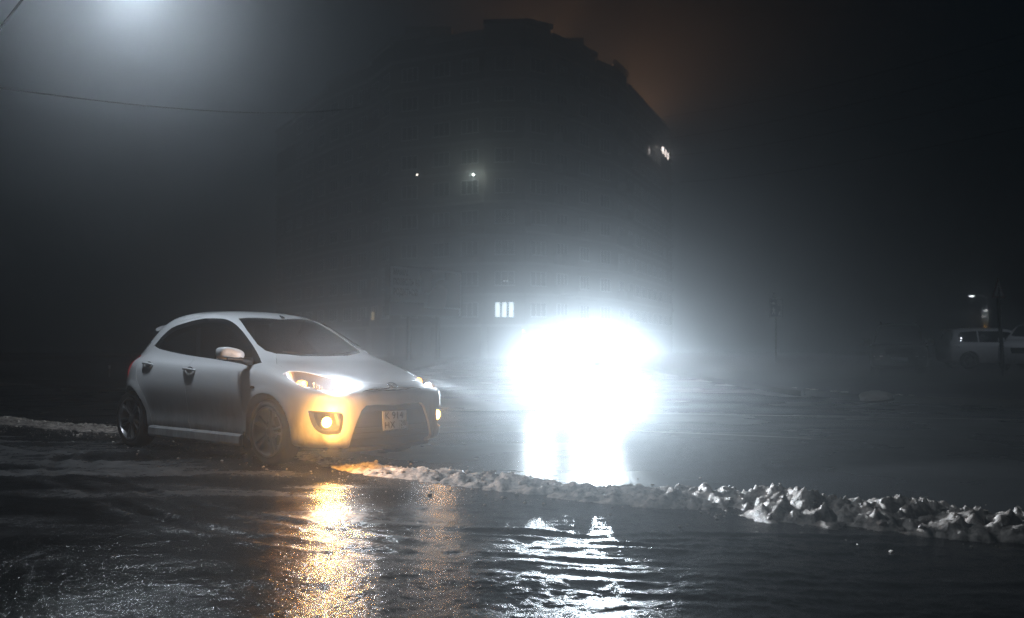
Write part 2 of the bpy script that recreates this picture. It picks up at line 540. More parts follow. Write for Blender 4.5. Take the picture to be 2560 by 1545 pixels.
# ------------------------------------------------------------------ the white hatchback
YAW = R(-41.3)
CAR_ORG = Vector((-2.2, 9.02, 0)) + .80 * Vector((-math.sin(YAW), math.cos(YAW), 0))
KEYS = [
 # x      ztop  zbot  w    zw   zbelt wbelt zrail wrail wsill wlow
 ( .800, .590, .400, .30, .49, .555, .270, .575, .200, .270, .290),
 ( .792, .640, .300, .42, .50, .600, .390, .625, .280, .385, .415),
 ( .775, .685, .220, .54, .51, .640, .480, .668, .340, .500, .535),
 ( .740, .720, .185, .635, .52, .665, .560, .702, .400, .600, .630),
 ( .680, .752, .175, .700, .53, .690, .625, .733, .450, .668, .697),
 ( .570, .790, .170, .762, .55, .720, .680, .770, .490, .700, .728),
 ( .420, .828, .170, .806, .57, .755, .720, .808, .510, .770, .800),
 ( .250, .866, .170, .836, .60, .800, .745, .850, .525, .790, .818),
 ( .050, .903, .170, .847, .62, .850, .760, .893, .560, .795, .822),
 (-.120, .937, .170, .847, .62, .885, .765, .925, .640, .790, .820),
 (-.300, 1.018, .170, .846, 0.650, .905, .765, .965, .690, .775, .797),
 (-.500, 1.122, .170, .845, 0.660, .912, .765, 1.055, .660, .775, .797),
 (-.750, 1.252, .170, .845, 0.670, .920, .765, 1.188, .615, .775, .797),
 (-1.00, 1.370, .170, .845, 0.680, .928, .765, 1.296, .580, .775, .797),
 (-1.20, 1.414, .170, .845, 0.685, .934, .764, 1.342, .562, .775, .797),
 (-1.50, 1.440, .170, .845, 0.690, .945, .762, 1.372, .552, .775, .797),
 (-1.80, 1.445, .170, .845, 0.690, .960, .755, 1.372, .545, .775, .797),
 (-2.10, 1.428, .170, .846, 0.690, .982, .735, 1.345, .530, .775, .797),
 (-2.30, 1.398, .170, .843, .66, .992, .708, 1.300, .510, .790, .818),
 (-2.45, 1.362, .172, .822, .66, .990, .678, 1.245, .488, .782, .808),
 (-2.57, 1.310, .178, .788, .66, .980, .640, 1.170, .468, .742, .768),
 (-2.68, 1.215, .188, .745, .66, .965, .605, 1.095, .450, .700, .728),
 (-2.78, 1.100, .205, .700, .65, .940, .575, 1.020, .440, .655, .682),
 (-2.86, 1.000, .230, .655, .64, .900, .540, .950, .430, .605, .636),
 (-2.93, .920, .270, .590, .62, .840, .485, .885, .410, .540, .572),
 (-2.98, .850, .330, .540, .59, .780, .445, .820, .370, .480, .520),
 (-3.00, .770, .400, .430, .57, .715, .370, .745, .310, .390, .415),
]
HUBS = (0.0, -2.49)
HZ = .297
ARCH = .352
def build_white_car():
    car = empty('hatchback_car', CAR_ORG, YAW)
    tag(car, 'white hatchback with amber fog lamps lit, parked nose to the right', 'car')
    inv = Matrix.Translation(CAR_ORG) @ Matrix.Rotation(YAW, 4, 'Z'); inv = inv.inverted()
    ro = inv @ Vector((0, 0, CAM_H))
    O = loft_body(KEYS, 120, arches=[(h, HZ, ARCH) for h in HUBS])
    bm = bmesh.new(); bm.from_mesh(O); bvh = BVHTree.FromBMesh(bm); bm.free()
    def Z1(x, y): return 260 + .357143 * x, 740 + .357143 * y
    def hit(u, v, off=0.0):
        d = (inv.to_3x3() @ pix_ray(u, v)).normalized()
        p, n, i, t = bvh.ray_cast(ro, d)
        if p is None:
            p, n, i, t = bvh.find_nearest(ro + d * 10)
            q = None
            best = 1e9
            for k in range(80, 130):
                a = ro + d * (k * .1)
                b, nn, _, dist = bvh.find_nearest(a)
                if dist < best: best, p, n = dist, b, nn
        return p + n * off, n
    def hz(x, y, off=0.0): return hit(*Z1(x, y), off)
    def nearest(p):
        q, n, _, _ = bvh.find_nearest(Vector(p)); return q, n
    I = inset_mesh(O, .03)
    # wheel arches
    for h in HUBS:
        for s in (-1, 1):
            y0, y1 = (s * .50, s * 1.2)
            O = boolop(O, cyl_y((h, HZ), ARCH, min(y0, y1), max(y0, y1)), 'DIFFERENCE')
            y0 = s * .47
            I = boolop(I, cyl_y((h, HZ), ARCH + .02, min(y0, y1), max(y0, y1)), 'DIFFERENCE')
    S = boolop(O, I, 'DIFFERENCE')
    skin_in = inset_mesh(loft_body(KEYS, 120, arches=[(h, HZ, ARCH) for h in HUBS]), .012)
    O4 = inset_mesh(loft_body(KEYS, 120, arches=[(h, HZ, ARCH) for h in HUBS]), .005)
    PANE = boolop(O4, skin_in, 'DIFFERENCE')            # 7 mm thick glazing skin
    IN2 = inset_mesh(loft_body(KEYS, 120), .002)
    LENS = boolop(IN2, inset_mesh(loft_body(KEYS, 120), .008), 'DIFFERENCE')
    def side_pts(lst): return [(hz(x, y)[0].x, hz(x, y)[0].z) for x, y in lst]
    def sm(lst, n=5):
        return [(x, y) for x, y in smooth_path(lst, n)]
    # ---- outlines read off the photograph and laid on the body
    dlo = [(352, 350), (400, 290), (480, 222), (590, 182), (690, 160), (770, 156), (850, 163), (905, 186), (960, 236), (1010, 300), (1060, 375), (1106, 466), (1015, 490), (950, 473), (760, 440), (600, 417), (470, 392), (385, 370)]
    DLO = side_pts(sm(dlo[:12], 4) + sm(dlo[12:], 2))
    wr = side_pts(sm([(385, 352), (425, 300), (495, 236), (590, 198), (650, 184)], 4) + [(642, 415), (560, 400), (470, 383), (400, 366)])
    wf = side_pts(sm([(682, 180), (770, 171), (845, 180), (895, 203), (945, 250), (995, 318), (1030, 375)], 4) + [(1035, 455), (950, 455), (800, 432), (672, 415)])
    ws_near = [hz(x, y)[0] for x, y in [(1490, 421), (1205, 404), (1130, 382), (1075, 340), (1000, 240), (938, 156)]]
    wtop = hz(1250, 163)[0]
    wb = ws_near[0]
    WS = [(wb.x, 0)] + [(wb.x - .35 * .25 * (wb.x - ws_near[1].x), -.28)] + [(p.x, p.y) for p in ws_near[1:]] + [(wtop.x - .01, 0)]
    WS = WS + [(x, -y) for x, y in WS[-2:0:-1]]
    # doors (side view outline), front and rear
    doorF = [(-.355, .93), (-.365, .60), (-.40, .30), (-.47, .235), (-1.30, .235), (-1.345, .32), (-1.34, .70), (-1.30, 1.0), (-1.285, 1.345), (-1.12, 1.325), (-.95, 1.262), (-.70, 1.135), (-.47, .99)]
    doorR = [(-1.30, .235), (-2.02, .235), (-2.07, .32), (-2.16, .56), (-2.30, .72), (-2.335, .86), (-2.30, 1.02), (-2.17, 1.17), (-1.95, 1.325), (-1.62, 1.365), (-1.285, 1.345), (-1.30, 1.0), (-1.34, .70), (-1.345, .32)]
    hoodnear = [hz(x, y)[0] for x, y in [(1205, 412), (1208, 475), (1292, 521), (1350, 523), (1450, 538), (1600, 573), (1700, 604), (1790, 607)]]
    HOOD = [(wb.x + .012, 0)] + [(WS[1][0] + .012, -.28)] + [(p.x, p.y) for p in hoodnear] + [(.742, 0)]
    HOOD = HOOD + [(x, -y) for x, y in HOOD[-2:0:-1]]
    lamp_px = sm([(1252, 545), (1285, 529), (1350, 526), (1450, 541), (1600, 577), (1690, 606), (1735, 640), (1700, 664), (1610, 672), (1530, 665), (1440, 648), (1350, 610), (1290, 575), (1252, 545)], 3)[:-1]
    LAMP = [hz(x, y) for x, y in lamp_px]
    lamp_n = sum((n for p, n in LAMP), Vector()).normalized()
    LAMPP = [p for p, n in LAMP]
    gr_px = [(2068, 762), (1900, 762), (1835, 767), (1803, 800), (1770, 880), (1742, 960), (1724, 1020), (1716, 1052)]
    GR = [hz(x, y)[0] for x, y in gr_px]
    GRP = [(0, GR[0].z)] + [(p.y, p.z) for p in GR[1:]] + [(GR[-1].y + .02, .165), (0, .165)]
    GRP = GRP + [(-y, z) for y, z in GRP[-2:0:-1]]
    fog_px = sm([(1428, 803), (1500, 806), (1600, 812), (1668, 822), (1675, 880), (1655, 960), (1600, 972), (1530, 968), (1470, 925), (1440, 860), (1428, 803)], 2)[:-1]
    FOG = [hz(x, y) for x, y in fog_px]; fog_n = sum((n for p, n in FOG), Vector()).normalized(); FOGP = [p for p, n in FOG]

    body = S
    def cut_both(m, cutter):
        m = boolop(m, cutter, 'DIFFERENCE')
        return boolop(m, mirror_y(cutter), 'DIFFERENCE')
    parts = {}
    # windscreen and rear window
    parts['windshield'] = boolop(PANE, prism_top(WS, .80, 1.6), 'INTERSECT')
    body = boolop(body, prism_top(WS, .80, 1.6), 'DIFFERENCE')
    rw = [(-.42, 1.25), (.42, 1.25), (.48, 1.02), (-.48, 1.02)]
    parts['rear_window'] = boolop(PANE, prism_front(rw, -3.2, -2.5), 'INTERSECT')
    body = boolop(body, prism_front(rw, -3.2, -2.5), 'DIFFERENCE')
    # bonnet
    hoodP = prism_top(HOOD, .45, 1.2)
    parts['hood'] = boolop(body, prism_top(grow(HOOD, -.003), .45, 1.2), 'INTERSECT')
    body = boolop(body, hoodP, 'DIFFERENCE')
    # lamps, lower grille, fog lamp recess
    cl = prism_dir(LAMPP, lamp_n, -.22, .15)
    parts['lens'] = boolop(LENS, prism_dir(LAMPP, lamp_n, -.10, .15), 'INTERSECT')
    body = cut_both(body, cl)
    parts['hood'] = cut_both(parts['hood'], cl)
    gcut = prism_front(GRP, .30, 1.0)
    body = boolop(body, gcut, 'DIFFERENCE')
    fcut = prism_dir(FOGP, fog_n, -.10, .12)
    body = cut_both(body, fcut)
    # doors: near and far side
    for nm, poly in (('front_door', doorF), ('rear_door', doorR)):
        p_in = prism_side(grow(poly, -.0025), -1.2, -.42)
        parts[nm] = boolop(body, p_in, 'INTERSECT')
        body = cut_both(body, prism_side(poly, -1.2, -.42))
    dcut = prism_side(DLO, -1.2, -.42)
    body = cut_both(body, dcut)
    for nm in ('front_door', 'rear_door'): parts[nm] = boolop(parts[nm], dcut, 'DIFFERENCE')
    parts['frame_all'] = boolop(PANE, dcut, 'INTERSECT')
    wfP, wrP = prism_side(wf, -1.2, -.42), prism_side(wr, -1.2, -.42)
    parts['glass_f'] = boolop(PANE, wfP, 'INTERSECT'); parts['glass_r'] = boolop(PANE, wrP, 'INTERSECT')
    parts['frame_all'] = boolop(boolop(parts['frame_all'], wfP, 'DIFFERENCE'), wrP, 'DIFFERENCE')
    fl = -1.315
    splitp = MB().box((fl + 2.5, 0, 1), (5, 4, 4)).mesh()
    parts['frame_f'] = boolop(parts['frame_all'], splitp, 'INTERSECT'); parts['frame_r'] = boolop(parts['frame_all'], splitp, 'DIFFERENCE')
    # tail lamps: cut by side and front outline
    tail = [(-2.47, .965), (-2.62, .975), (-2.90, .90), (-3.1, .84), (-3.1, .70), (-2.80, .70), (-2.62, .77)]
    tcut = prism_side(tail, -1.0, -.42)
    parts['tail'] = boolop(LENS, tcut, 'INTERSECT')
    body = cut_both(body, tcut)
    # ---- link the parts
    link('body', body, M_WHITE, car, 32)
    link('hood', parts['hood'], M_WHITE, car, 32)
    link('windshield', parts['windshield'], M_GLASS, car, 40)
    link('rear_window', parts['rear_window'], M_GLASSD, car, 40)
    for s in (-1, 1):
        mk = (lambda m: m) if s < 0 else mirror_y
        dF = link('front_door', mk(parts['front_door']), M_WHITE, car, 32)
        dR = link('rear_door', mk(parts['rear_door']), M_WHITE, car, 32)
        link('window_frame', mk(parts['frame_f']), M_GLOSSBLACK, dF, 40); link('window', mk(parts['glass_f']), M_GLASSD, dF, 40)
        link('window_frame', mk(parts['frame_r']), M_GLOSSBLACK, dR, 40); link('window', mk(parts['glass_r']), M_GLASSD, dR, 40)
        tl = link('tail_lamp', mk(parts['tail']), M_TAIL, car, 40)
        # handles: bar over a flat black oval painting the shade of the cup
        for dobj, zx in ((dF, (600, 515)), (dR, (312, 478))):
            p, n = hz(*zx)
            p = Vector((p.x, p.y * (1 if s < 0 else -1), p.z)); n = Vector((n.x, n.y * (1 if s < 0 else -1), n.z))
            t = Vector((1, 0, -.06)); t = (t - n * t.dot(n)).normalized(); b = n.cross(t)
            cup = MB(); L = []
            for k in range(20):
                a = 2 * math.pi * k / 20; L.append(p + n * .0015 + t * (.062 * math.cos(a)) + b * (.030 * math.sin(a)))
            cup.prism(L, n * 0, n * .0012)
            cup.build('handle_recess_shade', M_BLACK, dobj)
            bar = MB(); PB = []
            for k in range(9):
                u = -1 + 2 * k / 8
                PB.append(p + t * (.105 * u) + n * (.006 + .028 * (1 - u ** 4)))
            bar.tube(PB, [.009, .012, .013, .0135, .0135, .0135, .013, .012, .009], n=10)
            bar.build('handle', M_WHITE, dobj, 60)
        # rain visor along the top of the side windows
        vis = sm([(400, 300), (480, 228), (590, 188), (690, 166), (770, 162), (850, 169), (902, 192), (955, 242), (1003, 306), (1035, 355)], 3)
        vin = sm([(425, 318), (500, 262), (595, 224), (690, 203), (765, 197), (830, 203), (875, 224), (920, 268), (965, 322), (1010, 372)], 3)
        vs = []; 
        for (a, b_) in zip(vis, vin):
            for q, off in ((a, .012), (b_, .030)):
                p, n = hz(*q); p = p + n * off
                vs.append(Vector((p.x, p.y * (1 if s < 0 else -1), p.z)))
        nV = len(vs)
        vs2 = [v + Vector((0, .004 if s < 0 else -.004, 0)) for v in vs]
        fs = []
        for i in range(0, nV - 2, 2):
            fs += [(i, i + 1, i + 3, i + 2), (nV + i, nV + i + 2, nV + i + 3, nV + i + 1), (i, i + 2, nV + i + 2, nV + i), (i + 1, nV + i + 1, nV + i + 3, i + 3)]
        fs += [(0, nV, nV + 1, 1), (nV - 2, nV - 1, 2 * nV - 1, 2 * nV - 2)]
        MB().add(vs + vs2, fs).build('rain_visor', M_GLOSSBLACK, dF, 40)
        # door mirror
        build_mirror(dF, s)
        # side marker
        p, n = hz(1040, 640); p = Vector((p.x, p.y * (1 if s < 0 else -1), p.z)); n = Vector((n.x, n.y * (1 if s < 0 else -1), n.z))
        t = Vector((1, 0, 0)); t = (t - n * t.dot(n)).normalized(); b = n.cross(t)
        MB().prism([p + t * (.03 * math.cos(2 * math.pi * k / 14)) + b * (.014 * math.sin(2 * math.pi * k / 14)) for k in range(14)], n * -.002, n * .007).build('side_marker', mat('amber_dull', (.12, .05, .012), .2, coat=1), car, 40)
        # side skirt
        vs = []; fs = []
        xs = np.linspace(-.42, -2.08, 16)
        for x in xs:
            for y, z in ((.785, .255), (.824, .232), (.827, .165), (.808, .142), (.74, .138)):
                vs.append((x, s * y, z))
        for i in range(15):
            for k in range(4): fs.append((i * 5 + k, i * 5 + k + 1, i * 5 + 6 + k, i * 5 + 5 + k))
            fs.append((i * 5 + 4, i * 5, i * 5 + 5, i * 5 + 9))
        fs += [(0, 4, 3, 2, 1), tuple(75 + k for k in range(5))]
        MB().add(vs, fs).build('side_skirt', M_WHITE, car, 30)
        # mud flap behind the front and rear wheels
        for hx in (-.40,):
            MB().box((hx + .03, s * .735, .20), (.012, .15, .16)).build('mud_flap', M_RUBBER, car)
        # headlamp
        build_headlamp(car, s, parts['lens'], mk, LAMPP, lamp_n, hz)
        build_foglamp(car, s, FOGP, fog_n, hz)
        for k, h in enumerate(HUBS):
            add_wheel(car, h, s * .722, HZ, s, steer=R(0) if k == 0 else 0, spin=.2 + .5 * k)
    # chin spoiler, lower grille with slats, number plate
    build_front(car, GRP, hz, nearest)
    # interior
    it = MB()
    it.box((-.55, 0, .80), (.45, 1.30, .18)).box((-.75, .0, .60), (.5, .3, .3))
    it.build('dashboard', M_INTERIOR, car, bevel=.03)
    for sy in (-.35, .35):
        sb = MB().box((-1.25, sy, .52), (.52, .50, .16)).box((-1.56, sy, .84), (.14, .48, .62), Matrix.Rotation(R(-16), 3, 'Y'))
        seat = sb.build('front_seat', M_SEAT, car, bevel=.04)
        MB().box((-1.70, sy, 1.22), (.09, .26, .17), Matrix.Rotation(R(-10), 3, 'Y')).build('headrest', M_SEAT, seat, bevel=.03)
    MB().box((-2.05, 0, .52), (.5, 1.25, .16)).box((-2.36, 0, .83), (.14, 1.25, .60), Matrix.Rotation(R(-18), 3, 'Y')).build('rear_seat', M_SEAT, car, bevel=.04)
    sw = MB()
    ring = [Vector((-.92, -.35 + .18 * math.cos(a), .93 + .17 * math.sin(a))) + Vector((-.10 * math.sin(a) * -1, 0, 0)) for a in [2 * math.pi * k / 20 for k in range(21)]]
    sw.tube(ring, .014, 8, caps=False).tube([(-.70, -.35, .86), (-.90, -.35, .93)], .03, 8)
    sw.build('steering_wheel', M_INTERIOR, car, 40)
    MB().box((-.98, 0, 1.285), (.03, .21, .06)).build('rear_view_mirror', M_INTERIOR, car, bevel=.01)
    # floor pan, exhaust
    MB().box((-1.15, 0, .19), (3.0, 1.1, .02)).box((-1.2, .1, .165), (2.6, .12, .06)).build('underbody', M_IRON, car)
    # roof spoiler
    vs = []; fs = []
    for y in np.linspace(-.46, .46, 13):
        k = 1 - (abs(y) / .46) ** 4 * .45
        q = 1.335 - .075 * (abs(y) / .46) ** 2
        for x, z in ((-2.36, q + .045), (-2.50, q + .030), (-2.54 - .13 * k, q + .004), (-2.53 - .12 * k, q - .022), (-2.46, q - .03)):
            vs.append((x, y, z))
    for i in range(12):
        for k in range(5): fs.append((i * 5 + k, i * 5 + (k + 1) % 5, i * 5 + 5 + (k + 1) % 5, i * 5 + 5 + k))
    fs += [(0, 1, 2, 3, 4), tuple(60 + k for k in (4, 3, 2, 1, 0))]
    MB().add(vs, fs).build('roof_spoiler', M_WHITE, car, 40)
    # aerial
    p, n = hz(1252, 158)
    MB().tube([p, p + Vector((-.01, 0, .012)), p + Vector((-.05, 0, .030))], [.022, .016, .008], 8).build('aerial', M_BLACK, car, 50)
    # wipers
    for a, b_ in (((-.16, -.42), (-.22, .05)), ((-.15, .12), (-.20, .52))):
        P = []
        for k in range(8):
            u = k / 7; y = a[1] + (b_[1] - a[1]) * u; q, n = nearest((wb.x - .02 - .28 * (abs(y) / .5) ** 2 * .55, y, .95)); P.append(q + n * .004)
        MB().tube(P, .008, 6).build('wiper', M_BLACK, car, 50)
    return car

def build_mirror(door, s):
    c = Vector((-.37, -.955, 1.0))
    # squashed pod: front face rounded, rear flat with a lip
    vs = []; fs = []; NU, NV = 14, 20
    prof = [(.085, .30), (.080, .62), (.062, .86), (.035, .97), (.0, 1.0), (-.045, .99), (-.075, .95), (-.085, .88)]
    for xo, k in prof[::-1]:
        for j in range(NV):
            a = 2 * math.pi * j / NV
            ca, sa = math.cos(a), math.sin(a)
            ex = abs(ca) ** .8 * (1 if ca > 0 else -1); ez = abs(sa) ** .75 * (1 if sa > 0 else -1)
            y = .118 * ex * k; z = .058 * ez * k * (1.0 + .18 * ex) + .012 * ex
            vs.append((c.x + xo * (1 - .25 * ex * ex) - .02 * ex * 1, c.y - y, c.z + z))
    n = len(prof)
    for i in range(n - 1):
        for j in range(NV):
            fs.append((i * NV + j, i * NV + (j + 1) % NV, (i + 1) * NV + (j + 1) % NV, (i + 1) * NV + j))
    fs += [tuple(range(NV - 1, -1, -1)), tuple((n - 1) * NV + k for k in range(NV))]
    me = MB().add(vs, fs).mesh()
    if s > 0: me = mirror_y(me)
    m = link('door_mirror', me, M_WHITE, door, 50)
    if s > 0:                                     # the far mirror is folded back against the glass
        m.matrix_local = Matrix.Translation((-.66, .80, -.02)) @ Matrix.Rotation(R(78), 4, 'Z') @ Matrix.Translation((.37, -.955, 0))
    st = MB().tube([(-.32, -.77, .92), (-.33, -.86, .94), (-.355, -.92, .965)], [.045, .032, .03], 10)
    st.tube([(-.285, -.895, .950), (-.30, -1.04, .955)], [.018, .012], 8)
    sm = st.mesh(); sm = mirror_y(sm) if s > 0 else sm
    link('mirror_stalk', sm, M_BLACK, m, 50)
    gm = MB().box((-.458, -.955, 1.0), (.004, .19, .09)).mesh(); gm = mirror_y(gm) if s > 0 else gm
    link('mirror_glass', gm, M_CHROME, m)

M_REFL = mat('lamp_reflector', (.75, .76, .78), .16, metal=1)
M_LAMPHOUSE = mat('lamp_housing', (.30, .30, .31), .28, metal=.7)
M_XENON = mat('xenon_bulb', (1, 1, 1), .3, emit=(.82, .91, 1), estr=12)
M_AMBERBULB = mat('amber_bulb', (1, .5, .1), .3, emit=(1, .40, .05), estr=14)
M_FOGBULB = mat('fog_bulb', (1, .8, .4), .3, emit=(1, .62, .16), estr=9)
def spot(name, parent, loc, direction, power, col, size, blend=.3, squash=1.0, rad=.03):
    li = bpy.data.lights.new(name, 'SPOT'); li.energy = power; li.color = col
    li.spot_size = size; li.spot_blend = blend; li.shadow_soft_size = rad
    o = bpy.data.objects.new(name, li); COL.objects.link(o)
    o.parent = parent
    q = Vector(direction).to_track_quat('-Z', 'Y')
    o.rotation_mode = 'QUATERNION'; o.rotation_quaternion = q
    o.location = loc; o.scale = (1, squash, 1)
    return o
def point(name, parent, loc, power, col, rad=.03):
    li = bpy.data.lights.new(name, 'POINT'); li.energy = power; li.color = col; li.shadow_soft_size = rad
    o = bpy.data.objects.new(name, li); COL.objects.link(o); o.parent = parent; o.location = loc
    return o

def build_headlamp(car, s, lens_me, mk, LAMPP, n, hz):
    fy = 1 if s < 0 else -1
    fl = lambda p: Vector((p[0], p[1] * fy, p[2]))
    # housing: the outline swept inwards to a smaller floor
    c = sum((p for p in LAMPP), Vector()) / len(LAMPP)
    inn = [c + (p - c) * .80 - n * .13 for p in LAMPP]
    N = len(LAMPP)
    rim = [p - n * .006 for p in LAMPP]
    vs = [fl(p) for p in rim] + [fl(p) for p in inn]
    fs = [(i, (i + 1) % N, N + (i + 1) % N, N + i) for i in range(N)] + [tuple(range(N, 2 * N))]
    hl = MB().add(vs, fs).build('headlamp', M_LAMPHOUSE, car)
    link('lens', mk(lens_me.copy()), M_LENS, hl, 40)
    # low beam projector inboard, amber side light outboard, ribbed reflector between
    pl, _ = hz(1640, 632); pa, _ = hz(1385, 592); pm, _ = hz(1490, 612)
    ax = Vector((1, 0, 0))
    def bowl(c, r, depth, axis, m, nm):
        axis = axis.normalized(); a = axis.orthogonal().normalized(); b = axis.cross(a)
        vs = []; fs = []; nn = 20
        for k, (rr, dd) in enumerate(((1.0, 0), (.9, -.35), (.65, -.7), (.3, -.95), (.08, -1.0))):
            for j in range(nn):
                t = 2 * math.pi * j / nn
                vs.append(fl(c + axis * dd * depth + (a * math.cos(t) + b * math.sin(t)) * r * rr))
        for k in range(4):
            for j in range(nn): fs.append((k * nn + j, k * nn + (j + 1) % nn, (k + 1) * nn + (j + 1) % nn, (k + 1) * nn + j))
        fs.append(tuple(4 * nn + j for j in range(nn)))
        return MB().add(vs, fs).build(nm, m, hl, 60)
    def ball(c, r, m, nm, sx=1.0):
        mb = MB().lathe([(r * math.sin(math.pi * k / 8), -r * sx * math.cos(math.pi * k / 8)) for k in range(9)], 'X', c=fl(c), n=16)
        return mb.build(nm, m, hl, 60)
    cl = pl - n * .055
    bowl(cl + ax * .02, .062, .06, ax, M_REFL, 'low_beam_reflector')
    ball(cl + ax * .012, .046, M_XENON, 'low_beam_bulb', .5)
    ca = pa - n * .05
    bowl(ca + n * .01, .055, .05, (n + ax * .2), M_REFL, 'side_light_reflector')
    ball(ca, .036, M_AMBERBULB, 'side_light_bulb')
    for k in range(4):
        q, _ = hz(1470 + 18 * k, 606 + 5 * k)
        c0 = q - n * (.035 + .004 * k)
        mb = MB().box(fl(c0), (.016, .006, .05))
        mb.build('reflector_rib', M_REFL, hl)
    # the lamp's own light
    if s > 0: spot('low_beam_light', car, fl(pl + n * .02 + ax * .02), (1, .16, -.12), P_LOW, (.80, .90, 1.0), R(80), .35, .16, .03)
    point('low_beam_glow', car, fl(pl + n * .045), P_LOWGLOW * (1 if s < 0 else .15), (.80, .90, 1.0), .03)
    if s < 0: point('side_light_glow', car, fl(pa - n * .008 + ax * .03), P_AMBER, (1, .36, .04), .02)

def build_foglamp(car, s, FOGP, n, hz):
    fy = 1 if s < 0 else -1
    fl = lambda p: Vector((p[0], p[1] * fy, p[2]))
    c = sum((p for p in FOGP), Vector()) / len(FOGP)
    N = len(FOGP)
    inn = [c + (p - c) * .78 - n * .06 for p in FOGP]
    vs = [fl(p - n * .003) for p in FOGP] + [fl(p) for p in inn]
    fs = [(i, (i + 1) % N, N + (i + 1) % N, N + i) for i in range(N)] + [tuple(range(N, 2 * N))]
    fg = MB().add(vs, fs).build('fog_lamp', M_BLACK, car)
    p, _ = hz(1552, 888)
    ax = (Vector((1, 0, 0)) + n * .35).normalized(); a = ax.orthogonal().normalized(); b = ax.cross(a)
    c = p - n * .035
    vs = []; fs = []; nn = 24
    for rr, dd in ((.056, 0), (.050, -.03), (.02, -.05)):
        for j in range(nn):
            t = 2 * math.pi * j / nn; vs.append(fl(c + ax * dd + (a * math.cos(t) + b * math.sin(t)) * rr))
    for k in range(2):
        for j in range(nn): fs.append((k * nn + j, k * nn + (j + 1) % nn, (k + 1) * nn + (j + 1) % nn, (k + 1) * nn + j))
    MB().add(vs, fs).build('reflector', M_REFL, fg, 60)
    MB().prism([fl(c + ax * .004 + (a * math.cos(2 * math.pi * j / nn) + b * math.sin(2 * math.pi * j / nn)) * .046) for j in range(nn)], (0, 0, 0), fl(ax * .006)).build('bulb_lens', M_FOGBULB, fg)
    point('fog_lamp_glow', car, fl(c + ax * (.11 if s < 0 else .02) + n * (.09 if s < 0 else 0)), P_FOGGLOW * (1 if s < 0 else .12), (1, .46, .09), .045)

